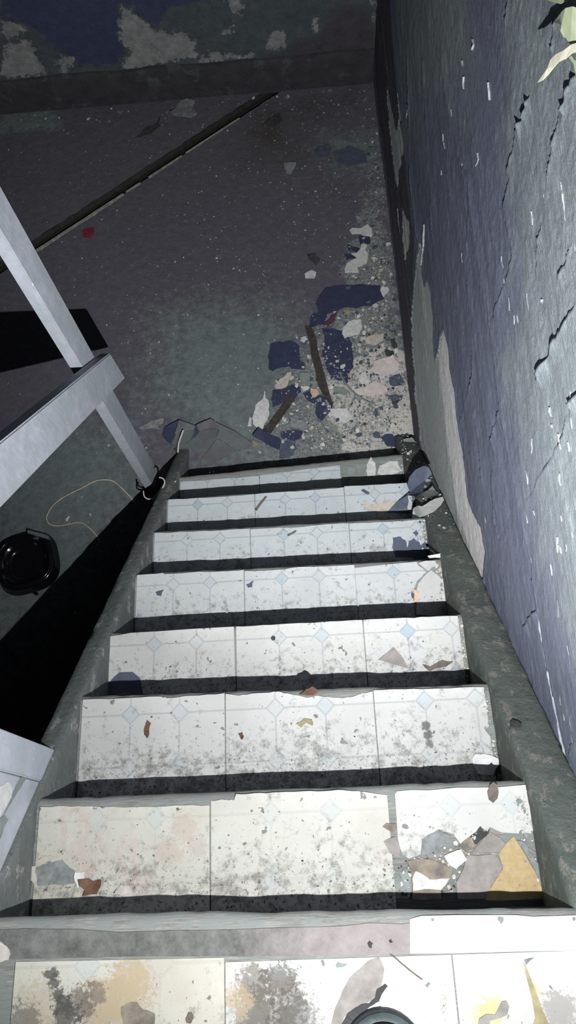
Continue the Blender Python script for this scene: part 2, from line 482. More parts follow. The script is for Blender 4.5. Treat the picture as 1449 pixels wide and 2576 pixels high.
    for a0, a1, w in ((-1.70, -0.28, 0.010), (-0.02, 0.60, 0.013), (0.62, 0.72, 0.008), (0.78, 1.02, 0.008), (1.05, 1.45, 0.004)):
        s = np.linspace(a0, a1, max(int((a1 - a0) / 0.012), 6))
        V, F = [], []
        for a in s:
            ww = w * (0.35 + 1.0 * float(fbm(np.array(a * 18), np.array(2.0), 9)))
            for vv, zz in ((-0.006, -0.006), (-0.004, 0.0022), (ww, 0.0018), (ww + 0.002, -0.006)):
                x, y = uvp(a, vv); V.append((x, y, -H + zz))
        for i in range(len(s) - 1):
            for k in range(3): F.append((i * 4 + k, i * 4 + k + 4, i * 4 + k + 5, i * 4 + k + 1))
        mesh_obj('channel_lip', V, F, lip, par)
    return par
FLOOR = build_floor()

# ------------------------------------------------------------------ right wall
def wall_right_mat():
    m = NT('peeling_slate_paint')
    c = m.wco((1, 1, 1)); cs = m.wco((1, 1, 5)); cv = m.wco((1, 0.8, 3.5))
    n1 = m.noise(m.wco((1, 1, 1.6)), 2.3, 4, 0.55); n2 = m.noise(cs, 14, 8, 0.7); n3 = m.noise(c, 160, 4, 0.65); n4 = m.noise(cs, 45, 5, 0.7)
    slate = m.mix(m.rng(n2, .3, .7), (0.116, 0.126, 0.182), (0.165, 0.178, 0.242))
    gg = m.mix(m.rng(n2, .3, .7), (0.168, 0.193, 0.210), (0.236, 0.263, 0.277))
    col = m.mix(m.rng(m.math('ADD', m.attr('pale'), m.math('MULTIPLY', m.math('SUBTRACT', n1, 0.5), 1.5)), 0.25, 0.75, smooth=True), slate, gg)
    col = m.mix(m.rng(n4, 0.70, 0.76), col, (0.333, 0.350, 0.385))
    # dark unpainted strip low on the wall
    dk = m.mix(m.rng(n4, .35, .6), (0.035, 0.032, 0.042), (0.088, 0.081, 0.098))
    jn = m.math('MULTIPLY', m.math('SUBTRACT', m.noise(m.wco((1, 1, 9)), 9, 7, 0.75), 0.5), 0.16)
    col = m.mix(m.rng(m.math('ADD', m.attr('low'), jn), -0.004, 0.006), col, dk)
    # bare plaster where the paint came off
    jn2 = m.math('MULTIPLY', m.math('SUBTRACT', m.noise(m.wco((1, 1, 3)), 26, 7, 0.75), 0.5), 0.045)
    bare = m.math('ADD', m.attr('bare'), jn2)
    pg = m.mix(m.rng(m.noise(cs, 30, 6, 0.7), .35, .65), (0.350, 0.376, 0.376), (0.525, 0.551, 0.542))
    pp = m.mix(m.rng(m.noise(cs, 30, 6, 0.7), .35, .65), (0.630, 0.604, 0.604), (0.823, 0.796, 0.787))
    jn3 = m.math('MULTIPLY', m.math('SUBTRACT', m.noise(m.wco((1, 1, 3)), 16, 7, 0.75), 0.5), 0.08)
    pl = m.mix(m.rng(m.math('ADD', m.attr('pink'), jn3), -0.006, 0.010), pg, pp)
    col = m.mix(m.rng(bare, 0.0, 0.002), col, pl)
    # green-grey damp edge next to the stair
    jn4 = m.math('MULTIPLY', m.math('SUBTRACT', m.noise(c, 20, 7, 0.75), 0.5), 0.10)
    col = m.mix(m.rng(m.math('ADD', m.attr('damp'), jn4), 0.0, 0.01), col, m.mix(n2, (0.210, 0.245, 0.254), (0.350, 0.385, 0.385)))
    hgt = m.math('ADD', m.math('MULTIPLY', n2, 1.0), m.math('ADD', m.math('MULTIPLY', n4, 0.5), m.math('MULTIPLY', n3, 0.25)))
    hgt = m.math('SUBTRACT', hgt, m.rng(bare, -0.001, 0.002, 0, 0.12))
    m.b.inputs['Specular IOR Level'].default_value = 0.3
    return m.out(col, 0.62, m.bump(hgt, 0.0075))

def wpoly(px): return [tuple(onx(x, y, XW)[1:]) for x, y in px]
BARE = wpoly([(1055, 610), (1040, 720), (1035, 800), (1038, 900), (1046, 1000), (1056, 1100), (1075, 1200), (1100, 1300), (1150, 1420), (1185, 1478),
              (1214, 1455), (1222, 1390), (1212, 1330), (1190, 1290), (1175, 1250), (1168, 1180), (1160, 1120), (1148, 1050), (1144, 990), (1130, 930),
              (1127, 880), (1115, 832), (1106, 850), (1101, 890), (1094, 908), (1090, 870), (1088, 800), (1080, 730), (1073, 705), (1067, 725), (1060, 690), (1062, 620)])
PINK = wpoly([(1115, 832), (1127, 880), (1144, 990), (1160, 1120), (1175, 1250), (1212, 1330), (1224, 1400), (1205, 1470), (1190, 1440), (1172, 1360), (1150, 1290),
              (1135, 1200), (1120, 1080), (1106, 960), (1101, 890)])
BARE2 = wpoly([(974, 205), (984, 260), (996, 330), (1004, 300), (1016, 365), (1016, 385), (1006, 430), (999, 480), (990, 430), (980, 330), (973, 250)])
BARE3 = wpoly([(1012, 520), (1022, 548), (1030, 560), (1030, 610), (1020, 672), (1014, 600)])
BARE4 = wpoly([(1000, 225), (1010, 300), (1004, 320), (1000, 260)])
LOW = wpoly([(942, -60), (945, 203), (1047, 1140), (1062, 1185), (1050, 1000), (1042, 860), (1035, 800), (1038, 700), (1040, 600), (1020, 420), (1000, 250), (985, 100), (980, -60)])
PALE = wpoly([(1449, -60), (1300, -60), (1290, 300), (1340, 500), (1330, 700), (1300, 900), (1330, 1100), (1350, 1300), (1390, 1600), (1449, 1900), (1700, 1900), (1700, 0)])
PALE2 = wpoly([(1000, -60), (1180, -60), (1190, 180), (1120, 260), (1040, 330), (1010, 200)])
DAMP = wpoly([(1180, 1470), (1215, 1450), (1225, 1500), (1240, 1640), (1290, 1760), (1340, 1900), (1390, 2010), (1449, 2080), (1520, 2300), (1400, 2300), (1300, 1900), (1220, 1650)])


# paint edges that have lifted: the near side stands proud, the far side drops back to the wall
CRACKS = [([(1449, 185), (1432, 225), (1420, 262), (1414, 290)], .008), ([(1405, 290), (1396, 345), (1384, 400), (1376, 465)], .006),
          ([(1332, 240), (1322, 280), (1312, 306), (1300, 318)], .010), ([(1300, 320), (1288, 370), (1270, 440)], .004), ([(1280, 440), (1272, 480), (1264, 520), (1275, 570), (1288, 620), (1289, 650), (1268, 720), (1240, 800)], .0045),
          ([(1449, 770), (1420, 820), (1396, 855), (1372, 905), (1356, 940), (1357, 978)], .009), ([(1462, 985), (1446, 1000), (1435, 1012), (1432, 1032)], .008),
          ([(1352, 1530), (1338, 1545), (1326, 1560), (1318, 1580)], .007), ([(1420, 1040), (1418, 1080), (1400, 1120), (1382, 1160), (1355, 1200), (1330, 1260)], .0035),
          ([(1255, 1030), (1245, 1065), (1235, 1110)], .005), ([(1392, 40), (1388, 90), (1384, 130)], .005), ([(1275, 0), (1272, 30), (1268, 60)], .006), ([(1436, 620), (1425, 660), (1405, 700)], .004),
          ([(1360, 560), (1350, 620), (1345, 690)], .0035), ([(1449, 1870), (1438, 1880), (1432, 1896)], .006),
          ([(1092, 0), (1092, 120), (1115, 200), (1130, 300), (1150, 400), (1172, 440), (1190, 560), (1200, 650), (1220, 760), (1240, 860), (1250, 960), (1262, 1060), (1285, 1180), (1310, 1290), (1330, 1400), (1346, 1500), (1372, 1650), (1400, 1790), (1440, 1960)], .004),
          ([(1186, 850), (1190, 935), (1178, 990), (1163, 1030), (1160, 1060), (1167, 1100), (1170, 1180)], .005), ([(1237, 1180), (1238, 1230), (1242, 1290), (1258, 1360), (1268, 1440), (1280, 1560)], .0045),
          ([(1056, 640), (1045, 560), (1034, 470), (1028, 380), (1030, 260), (1022, 130)], .010), ([(1090, 640), (1080, 480), (1070, 300), (1062, 150)], .005), ([(1190, 1020), (1205, 1120), (1215, 1230)], .004),
          ([(1330, 1640), (1345, 1760), (1365, 1880)], .003), ([(1180, 500), (1170, 620), (1180, 760), (1200, 900)], .003), ([(1130, 300), (1120, 420), (1140, 560)], .003)]
def cracks(Y, Z):
    out = np.zeros_like(Y)
    for px, A in CRACKS:
        P = np.array([onx(x, y, XW)[1:] for x, y in px])
        lo, hi = P.min(0) - .07, P.max(0) + .07
        iy = np.where((Y[:, 0] > lo[0]) & (Y[:, 0] < hi[0]))[0]; iz = np.where((Z[0] > lo[1]) & (Z[0] < hi[1]))[0]
        if len(iy) == 0 or len(iz) == 0: continue
        sub = np.ix_(iy, iz); y, z = Y[sub], Z[sub]
        wob = .006 * (fbm(y * 30, z * 30, 17, 2) - .5); y = y + wob
        best = np.full(y.shape, 1e9); side = np.zeros(y.shape); par = np.zeros(y.shape)
        n = len(P)
        for i in range(n - 1):
            a, e = P[i], P[i + 1] - P[i]
            t = np.clip(((y - a[0]) * e[0] + (z - a[1]) * e[1]) / (e @ e), 0, 1)
            dy, dz = y - a[0] - t * e[0], z - a[1] - t * e[1]
            d = np.hypot(dy, dz)
            # normal of the segment pointing towards the light (-y, +z)
            nn = np.array([-e[1], e[0]]); nn = nn if nn @ np.array([-1, .25]) > 0 else -nn
            s_ = np.sign(dy * nn[0] + dz * nn[1])
            m = d < best
            best = np.where(m, d, best); side = np.where(m, s_, side); par = np.where(m, (i + t) / (n - 1), par)
        fade = np.clip(np.minimum(par, 1 - par) * 8 + .15, 0, 1) * (.35 + 1.1 * vn(par * 9, par * 0, int(A * 1e4)))
        out[sub] += np.where(side > 0, A * np.exp(-best / .022), -A * .25 * np.exp(-best / .006)) * fade
    return out

def build_wall_right():
    y = np.concatenate([np.arange(-0.95, 0, .012), np.arange(0, 2.2, .005), np.arange(2.2, YB + .01, .0095)]); z = np.arange(-H - 0.02, 1.5, 0.006)
    Y, Z = np.meshgrid(y, z, indexing='ij')
    sb = np.maximum.reduce([sdist(Y, Z, BARE), sdist(Y, Z, BARE2), sdist(Y, Z, BARE3), sdist(Y, Z, BARE4)])
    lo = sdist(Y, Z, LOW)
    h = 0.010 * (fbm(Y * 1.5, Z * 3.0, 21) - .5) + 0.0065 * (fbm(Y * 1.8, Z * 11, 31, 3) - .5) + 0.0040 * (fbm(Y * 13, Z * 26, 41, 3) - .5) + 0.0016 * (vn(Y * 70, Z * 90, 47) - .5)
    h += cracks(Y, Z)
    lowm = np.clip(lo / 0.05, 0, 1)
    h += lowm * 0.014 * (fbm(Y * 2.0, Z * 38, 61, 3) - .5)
    h -= np.where(sb > 0, 0.0035, 0) + np.where((sb > -0.02) & (sb <= 0), -0.0015, 0)
    h = np.maximum(h, -0.004)
    P = np.stack([XW - h, Y, Z], -1)
    o = grid_obj('wall_right', P, wall_right_mat(), flip=True)
    f = lambda a: np.clip(a, -.3, .3).reshape(-1)
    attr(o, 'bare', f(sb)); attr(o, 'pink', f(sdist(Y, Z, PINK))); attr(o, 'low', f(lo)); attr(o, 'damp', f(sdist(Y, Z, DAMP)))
    attr(o, 'pale', np.clip(0.5 + np.maximum(sdist(Y, Z, PALE) / 0.5, sdist(Y, Z, PALE2) / .6), 0, 1).reshape(-1))
    return struct(o)
WALL_R = build_wall_right()

MAT['ridge'] = plain('lifted_paint_edge', (0.22, 0.235, 0.26), (0.15, 0.16, 0.19), 0.6, 30, 0.001, 0.3)
MAT['scratch'] = plain('pale_scratch', (0.36, 0.37, 0.38), (0.20, 0.21, 0.24), 0.8, 40, 0.001)
def ridge(name, px, w, hgt, mat, parent=WALL_R, taper=True, off=0.001, seed=1):
    w, hgt = (w * .30, hgt * .30) if name == 'lifted_paint_crack' else (w * .42, hgt * .3)
    pts = [np.array(onx(x, y, XW)[1:]) for x, y in px]
    pl = []
    for a, b in zip(pts[:-1], pts[1:]):
        n = max(int(np.hypot(*(b - a)) / 0.009), 1)
        for i in range(n): pl.append(a + (b - a) * i / n)
    pl.append(pts[-1])
    V, F = [], []
    N = len(pl)
    rr = random.Random(seed * 77 + len(px))
    for i, q in enumerate(pl):
        d = pl[min(i + 1, N - 1)] - pl[max(i - 1, 0)]; d = d / (np.hypot(*d) + 1e-9)
        nn = np.array([-d[1], d[0]])
        q = q + nn * rr.uniform(-.0015, .0015)
        k = (min(i, N - 1 - i) / (N / 2)) if taper else 1
        s = (0.25 + 0.75 * min(1, k * 2.5)) * rr.uniform(.2, 1.25) * (0.12 if rr.random() < .3 else 1)
        a, b = q - nn * w * s / 2, q + nn * w * s / 2
        V += [(XW + 0.004, *a), (XW - off - hgt * s, *(a * .35 + b * .65)), (XW + 0.004, *b)]
    for i in range(N - 1):
        F += [(3 * i, 3 * i + 1, 3 * i + 4, 3 * i + 3), (3 * i + 1, 3 * i + 2, 3 * i + 5, 3 * i + 4)]
    return mesh_obj(name, V, F, mat, parent)

ridge('scratch', [(1354, 1510), (1358, 1580), (1372, 1650), (1380, 1710), (1398, 1790), (1408, 1850), (1418, 1890), (1436, 1960)], 0.0048, 0.006, 'scratch', seed=3)
ridge('scratch', [(1186, 850), (1189, 880), (1190, 935), (1181, 968), (1178, 990)], 0.004, 0.006, 'scratch', seed=5)
ridge('scratch', [(1410, 455), (1418, 500), (1424, 560), (1426, 610)], 0.007, 0.004, 'scratch', seed=7)
ridge('scratch', [(1212, 1258), (1222, 1300), (1226, 1330), (1215, 1370)], 0.005, 0.006, 'scratch', seed=9)
ridge('scratch', [(1196, 420), (1203, 400), (1200, 385)], 0.005, 0.004, 'scratch', seed=10)
ridge('scratch', [(1187, 98), (1190, 112), (1186, 126)], 0.006, 0.004, 'scratch', seed=11)
ridge('scratch', [(1268, 702), (1270, 715), (1264, 730)], 0.007, 0.006, 'scratch', seed=12)
ridge('scratch', [(1334, 1276), (1342, 1284), (1345, 1296)], 0.006, 0.004, 'scratch', seed=13)
ridge('scratch', [(1400, 1365), (1408, 1378), (1412, 1392)], 0.006, 0.003, 'scratch', seed=14)
ridge('scratch', [(1408, 1700), (1414, 1730), (1422, 1770)], 0.006, 0.003, 'scratch', seed=15)
ridge('scratch', [(1066, 565), (1064, 620), (1058, 668)], 0.010, 0.006, 'scratch', seed=16)
ridge('scratch', [(1028, 210), (1027, 260), (1022, 298)], 0.010, 0.006, 'scratch', seed=17)
ridge('scratch', [(1000, 525), (1003, 560), (1007, 590)], 0.010, 0.006, 'scratch', seed=18)

rsw = random.Random(99)
for k in range(60):
    t_ = rsw.random(); y0 = rsw.uniform(60, 1900)
    xl = 1010 + (y0 - 100) * .22 if y0 < 900 else 1186 + (y0 - 900) * .235
    x0 = rsw.uniform(xl + 20, 1449)
    L_ = rsw.uniform(8, 46); dx = L_ * rsw.uniform(.02, .22)
    ridge('scratch', [(x0, y0), (x0 + dx * .5 + rsw.uniform(-2, 2), y0 + L_ * .5), (x0 + dx, y0 + L_)], rsw.uniform(.0025, .006), .003, 'scratch', seed=100 + k)
# ------------------------------------------------------------------ back wall and its low plinth
def back_mat():
    m = NT('peeling_back_wall'); c = m.wco()
    n1 = m.noise(c, 4, 6, 0.65); n2 = m.noise(c, 18, 8, 0.72); n3 = m.noise(c, 90, 4, 0.7)
    green = m.mix(m.rng(n2, .3, .7), (0.045, 0.057, 0.062), (0.085, 0.099, 0.102))
    navy = m.mix(m.rng(n2, .3, .7), (0.034, 0.040, 0.081), (0.052, 0.059, 0.108))
    purple = m.mix(m.rng(n2, .3, .7), (0.040, 0.036, 0.043), (0.071, 0.064, 0.073))
    j = lambda sc, a: m.math('MULTIPLY', m.math('SUBTRACT', m.noise(c, sc, 7, 0.75), 0.5), a)
    col = m.mix(m.rng(m.math('ADD', m.attr('navy'), j(12, 0.25)), 0.0, 0.02), green, navy)
    col = m.mix(m.rng(m.math('ADD', m.attr('purple'), j(9, 0.35)), 0.0, 0.05), col, purple)
    pl = m.mix(m.rng(n2, .35, .65), (0.142, 0.151, 0.151), (0.283, 0.288, 0.279))
    col = m.mix(m.rng(m.math('ADD', m.attr('bare'), j(22, 0.18)), 0.0, 0.01), col, pl)
    col = m.mix(m.rng(n3, .68, .72), col, (0.208, 0.218, 0.218))
    return m.out(col, 0.85, m.bump(m.math('ADD', n2, m.math('MULTIPLY', n3, .3)), 0.012))
def bpoly(px): return [(ony(x, y, YB)[0], ony(x, y, YB)[2]) for x, y in px]
B_BARE = [bpoly(q) for q in ([(310, 18), (345, 35), (360, 55), (375, 58), (395, 80), (470, 85), (492, 105), (495, 140), (440, 158), (320, 178), (308, 165), (318, 140), (328, 125), (308, 112), (300, 90), (288, 60), (300, 40)],
          [(0, 55), (35, 55), (55, 62), (70, 85), (40, 95), (0, 95)], [(20, 110), (75, 100), (100, 150), (122, 185), (60, 198), (0, 190)], [(150, 145), (170, 140), (186, 148), (186, 160), (165, 190), (145, 178)],
          [(560, 0), (600, 0), (612, 15), (600, 45), (585, 38), (570, 20)], [(555, 85), (585, 60), (590, 85), (580, 95)], [(680, 80), (700, 68), (722, 95), (712, 118), (665, 125)],
          [(785, 55), (800, 40), (800, 85), (790, 85)], [(500, 155), (530, 128), (610, 138), (640, 130), (640, 145), (520, 158)], [(935, -40), (946, -40), (944, 60), (935, 60)])]
B_NAVY = bpoly([(0, -40), (230, -40), (540, -40), (540, 10), (420, 20), (395, 60), (360, 55), (330, 25), (305, 20), (298, 90), (320, 130), (300, 170), (200, 165), (110, 110), (60, 55), (0, 40)])
B_PURPLE = bpoly([(640, 150), (700, 120), (800, 80), (830, 20), (950, 10), (960, 210), (600, 240)])
def build_back():
    x = np.arange(-3.05, XW + 0.02, 0.012); z = np.arange(-H - 0.02, 0.9, 0.012)
    X, Z = np.meshgrid(x, z, indexing='ij')
    sb = np.maximum.reduce([sdist(X, Z, q) for q in B_BARE])
    h = 0.012 * (fbm(X * 3, Z * 3, 71) - .5) + 0.005 * (fbm(X * 20, Z * 20, 75) - .5) - np.where(sb > 0, 0.004, 0)
    o = grid_obj('wall_back', np.stack([X, YB - h, Z], -1), back_mat(), flip=False)
    f = lambda a: np.clip(a, -.3, .3).reshape(-1)
    attr(o, 'bare', f(sb)); attr(o, 'navy', f(sdist(X, Z, B_NAVY))); attr(o, 'purple', f(sdist(X, Z, B_PURPLE)))
    struct(o)
    # plinth: proud band with a broken top edge
    pm = NT('plinth_plaster'); c = pm.wco(); n = pm.noise(c, 12, 8, .7)
    col = pm.mix(pm.rng(n, .3, .7), (0.026, 0.023, 0.028), (0.050, 0.050, 0.055))
    col = pm.mix(pm.rng(pm.noise(c, 7, 6, .7), .56, .66), col, (0.064, 0.075, 0.075))
    pm_ = pm.out(col, .85, pm.bump(n, .012))
    xs = np.arange(-3.05, XW + 0.0, 0.02)
    rows = []
    top = -1.632 + 0.014 * (fbm(xs * 6, xs * 0, 81) - .5) * 2
    for yy, zz in ((YB - 0.026, np.full_like(xs, -H - .01)), (YB - 0.026, np.full_like(xs, -H + .07)), (YB - 0.024, np.full_like(xs, -H + .13)), (YB - 0.022, top - .012), (YB - 0.016, top), (YB + 0.004, top + .004)):
        yv = yy - 0.006 * (fbm(xs * 5, zz * 8, 83) - .5)
        rows.append(np.stack([xs, yv, zz], -1))
    b = grid_obj('baseboard_back', np.stack(rows, 0), pm_, flip=True)
    struct(b)
    return o
build_back()
wl = box('wall_left', -3.1, -3.04, -0.95, YB + 0.03, -H - 0.02, 0.9, plain('dim_left_wall', (0.08, 0.09, 0.10), (0.05, 0.06, 0.065), .85, 8, .006))
struct(wl)
# ------------------------------------------------------------------ staircase
STAIR = tag(empty('staircase'), 'narrow wooden staircase with vinyl tiled treads going down to the dark floor', 'staircase')
MAT['treadwood'] = wood('grey_weathered_wood', (0.13, 0.13, 0.12), (0.30, 0.30, 0.28), (0.35, 5, 5), paint=(0.20, 0.215, 0.205), amt=0.5)
MAT['riser'] = plain('riser_paint', (0.10, 0.105, 0.105), (0.05, 0.052, 0.055), .8, 20, .002)

def stringer_mat(name, base, base2, chip, amt):
    m = NT(name); c = m.wco(); n = m.noise(c, 16, 8, .72); n2 = m.noise(c, 60, 6, .7)
    col = m.mix(m.rng(n, .3, .7), base, base2)
    col = m.mix(m.rng(m.noise(m.wco((1, .5, .5), (3, 1, 2)), 34, 7, .75), amt, amt + .03), col, chip)
    col = m.mix(m.rng(n2, .62, .7), col, tuple(x * .55 for x in base))
    return m.out(col, .85, m.bump(m.math('ADD', n, m.math('MULTIPLY', n2, .5)), .006))
MAT['stringer'] = stringer_mat('green_grey_stringer', (0.105, 0.118, 0.114), (0.165, 0.178, 0.168), (0.28, 0.285, 0.265), .57)
MAT['cement'] = stringer_mat('rough_cement_edge', (0.075, 0.092, 0.084), (0.125, 0.138, 0.124), (0.19, 0.185, 0.165), .55)

def tile_mat(name, dirt=0.5, warm=0.0, pink=0.0, blue=0.5, cool=0.0, seed=0, lines=1.0, spots=()):
    m = NT(name); c = m.wco((1, 1, 1), (seed * 1.7, seed * 0.9, 0))
    uvn = m.n('ShaderNodeUVMap'); uvn.uv_map = 'pattern'
    s = m.n('ShaderNodeSeparateXYZ'); m.t.links.new(uvn.outputs[0], s.inputs[0])
    a = m.math('MULTIPLY', s.outputs[0], 3.0); b = m.math('MULTIPLY', s.outputs[1], 3.0)
    near = lambda v: m.math('ABSOLUTE', m.math('SUBTRACT', m.math('FRACT', m.math('ADD', v, 0.5)), 0.5))
    du, dv = near(a), near(b)
    inn = lambda v: m.math('MULTIPLY', m.math('GREATER_THAN', v, 0.5), m.math('LESS_THAN', v, 2.5))
    iu, iv = inn(a), inn(b)
    sm = m.math('ADD', du, dv)
    dia = m.math('MULTIPLY', m.math('MULTIPLY', m.math('LESS_THAN', sm, 0.185), iu), iv)
    rim = m.math('MULTIPLY', m.math('MULTIPLY', m.math('LESS_THAN', m.math('ABSOLUTE', m.math('SUBTRACT', sm, 0.185)), 0.020), iu), iv)
    lu = m.math('MULTIPLY', m.math('LESS_THAN', du, 0.016), iu); lv = m.math('MULTIPLY', m.math('LESS_THAN', dv, 0.016), iv)
    ln = m.math('MULTIPLY', m.math('MAXIMUM', lu, lv), m.math('SUBTRACT', 1.0, dia))
    ln = m.math('MAXIMUM', ln, rim)
    white = (0.47 - .035 * cool, 0.47, 0.455 + .025 * cool)
    white = tuple(x * y for x, y in zip(white, (1, 1 - .02 * warm, 1 - .13 * warm)))
    n1 = m.noise(c, 7, 5, .6); n2 = m.noise(c, 38, 8, .78); n3 = m.noise(c, 125, 6, .78); n4 = m.noise(c, 15, 7, .7)
    base = m.mix(m.rng(n1, .35, .65), tuple(x * .88 for x in white), white)
    base = m.mix(m.math('MULTIPLY', m.rng(n4, .48, .66), 0.30 * blue), base, (0.36, 0.42, 0.49))
    cellr = m.n('ShaderNodeTexWhiteNoise'); cellr.noise_dimensions = '2D'
    fl = m.n('ShaderNodeCombineXYZ'); m.set(fl.inputs[0], m.math('ROUND', a)); m.set(fl.inputs[1], m.math('ADD', m.math('ROUND', b), seed * 3.7))
    m.t.links.new(fl.outputs[0], cellr.inputs[0])
    base = m.mix(m.math('MULTIPLY', dia, m.rng(cellr.outputs[0], 0.35, 0.9, 0.15, 0.95 * min(1, blue + .35))), base, (0.30, 0.37, 0.41))
    base = m.mix(m.math('MULTIPLY', ln, 0.62 * lines), base, (0.25, 0.255, 0.27))
    if warm: base = m.mix(m.math('MULTIPLY', m.rng(m.noise(c, 5, 6, .65), .45, .65), 0.5 * warm), base, (0.36, 0.335, 0.255))
    if pink: base = m.mix(m.math('MULTIPLY', m.rng(m.noise(m.wco((1, .6, 1), (seed, 3, 0)), 11, 8, .75), .50, .60), 0.55 * pink), base, (0.40, 0.30, 0.27))
    # trodden-in dirt, thicker towards the riser
    back = m.rng(s.outputs[1], 0.35, 0.85, 0.0, 0.15)
    grey = m.math('MULTIPLY', m.rng(m.math('ADD', n2, m.math('ADD', back, m.math('MULTIPLY', m.math('SUBTRACT', n1, .5), .25))), 0.64 - 0.09 * dirt, 0.78 - .08 * dirt), 0.8)
    col = m.mix(grey, base, (0.15, 0.145, 0.128))
    spk = m.rng(m.math('ADD', n3, m.math('MULTIPLY', back, .6)), 0.672 - .040 * dirt, 0.705 - .040 * dirt)
    col = m.mix(spk, col, (0.06, 0.058, 0.055))
    bl = m.noise(m.wco((1, 1, 1), (seed * 5.1, 9, 1)), 52, 2, .5)
    col = m.mix(m.math('MULTIPLY', m.rng(bl, .70, .72), .75), col, (0.08, 0.077, 0.073))
    pos = m.wco()
    for (sx, sy, sr, amt, scol) in spots:
        vm = m.n('ShaderNodeVectorMath'); vm.operation = 'MULTIPLY'; vm.inputs[1].default_value = (1, 1, 0); m.t.links.new(pos, vm.inputs[0])
        dd = m.n('ShaderNodeVectorMath'); dd.operation = 'DISTANCE'; m.t.links.new(vm.outputs[0], dd.inputs[0]); dd.inputs[1].default_value = (sx, sy, 0)
        q = m.math('ADD', dd.outputs['Value'], m.math('ADD', m.math('MULTIPLY', m.math('SUBTRACT', n2, .5), sr * 3.0), m.math('MULTIPLY', m.math('SUBTRACT', n3, .5), sr * 3.0)))
        col = m.mix(m.math('MULTIPLY', m.rng(q, sr, sr * .75), amt), col, scol)
    m.b.inputs['Specular IOR Level'].default_value = 0.22
    return m.out(col, 0.55, m.bump(m.math('ADD', n2, m.math('MULTIPLY', ln, -.4)), .0009))

def set_pattern(o, x0, y0, width=0.363):
    """pattern uv in tile units; v grows from the nosing towards the riser"""
    me = o.data; ul = me.uv_layers.new(name='pattern')
    L = o.location; pl = o.parent.location if o.parent else Vector((0, 0, 0))
    vi = np.zeros(len(me.loops), np.int32); me.loops.foreach_get('vertex_index', vi)
    co = np.zeros(len(me.vertices) * 3, np.float32); me.vertices.foreach_get('co', co); co = co.reshape(-1, 3)
    xs = co[vi, 0] + L.x; ys = co[vi, 1] + L.y
    uv = np.stack([(xs - x0) / width, ((y0 - ys) - 0.035) / width + 1 / 3], -1)
    ul.data.foreach_set('uv', uv.reshape(-1).astype(np.float32))

def tread_board(k, back, parent, drop=0.003, thick=0.034):
    xs = np.linspace(-HW - 0.004, (HW if k else XW - 0.008) + 0.004, 70)
    prof = [(-0.003, -thick), (0.0, -thick * .7), (0.0005, -thick * .45), (-0.002, -.010), (-0.007, -.004), (-0.016, -.0008), (-0.03, 0)]
    rows = []
    for i, (dy, dz) in enumerate(prof):
        wear = 0.007 * (fbm(xs * 7, np.full_like(xs, k * 3.1), 91) - .62) + 0.003 * (vn(xs * 40, xs * 0 + k, 93) - .5)
        wear = wear if i < 6 else wear * 0
        rows.append(np.stack([xs, ty(k) + xs / HW * Q[k][2] + dy + wear + (.009 if k else .004), np.full_like(xs, tz(k) - drop + dz)], -1))
    rows.append(np.stack([xs, np.full_like(xs, back), np.full_like(xs, tz(k) - drop)], -1))
    rows.append(np.stack([xs, np.full_like(xs, back), np.full_like(xs, tz(k) - drop - thick)], -1))
    rows.append(rows[0])
    return grid_obj('tread', np.stack(rows, 0), 'treadwood', parent, flip=False)

TREADS = {}
for k in range(0, 8):
    back = (ty(k - 1) - 0.045) if k else -0.95
    TREADS[k] = tread_board(k, back, STAIR)
    if k == 0: TREADS[k].name = 'landing_board'
for k in range(1, 9):
    y = ty(k - 1) - 0.028
    box('riser', -HW, HW if k > 1 else HW, y - 0.018, y, tz(k) - 0.01, tz(k - 1) - 0.034, 'riser', STAIR)

# side strings, tops running along the nosing line
def string_solid(name, x0, x1, c_top, mat, amp, y_end, lump=0.0, seed=3, round_=0.006):
    s = np.arange(-0.05, y_end, 0.012)
    sec = [(x0, -1.0, 0), (x0, -0.05, 0), (x0, -0.005, .5), (x0 + round_ * np.sign(x1 - x0), 0.0, 1), ((x0 * .66 + x1 * .34), 0.002, 1), ((x0 * .34 + x1 * .66), 0.002, 1),
           (x1 - round_ * np.sign(x1 - x0), 0.0, 1), (x1, -0.005, .5), (x1, -0.05, 0), (x1, -1.0, 0)]
    rows = []
    for j, (x, dz, w) in enumerate(sec):
        zt = np.where(s < c_top + 0.012, 0.0 - 0.012, (c_top - s) * SL)
        zt = np.minimum(zt, -0.004)
        if dz <= -1: z = np.full_like(s, -H - 0.005)
        else: z = np.maximum(zt + dz, -H - 0.002) + w * (amp * (fbm(s * 12, np.full_like(s, j * .8 + seed), seed) - .5) + lump * (fbm(s * 4, np.full_like(s, j * .5), seed + 5) - .5))
        xx = x + (amp * .8 * (fbm(s * 15, z * 15 + j, seed + 9) - .5) if w else 0 * s)
        rows.append(np.stack([np.full_like(s, 1.0) * xx, s, z], -1))
    return grid_obj(name, np.stack(rows, 0), mat, STAIR, flip=(x1 > x0))
sl = string_solid('side_string', -HW, -0.553, 0.006, 'stringer', 0.010, 1.845, 0.010, 3, .003)
sl['label'] = 'chipped green grey side string on the open side'
sr = string_solid('side_string', HW, 0.5935, 0.016, 'cement', 0.014, 1.80, 0.014, 13, .006)
sr['label'] = 'rough cement side string along the peeling wall'
# recalc outward normals on both strings
for o in (sl, sr):
    bm = bmesh.new(); bm.from_mesh(o.data); bmesh.ops.recalc_face_normals(bm, faces=bm.faces[:]); bm.to_mesh(o.data); bm.free()
lump = slab('cement_lump', [tuple(onz(x, y, -H + .06)) for x, y in [(1012, 1114), (1035, 1110), (1048, 1128), (1062, 1150), (1045, 1165), (1022, 1150)]], (0, 0, 1), 0.05, 'grey', STAIR, .012, 4, cuts=2)
lump.location.z -= .012

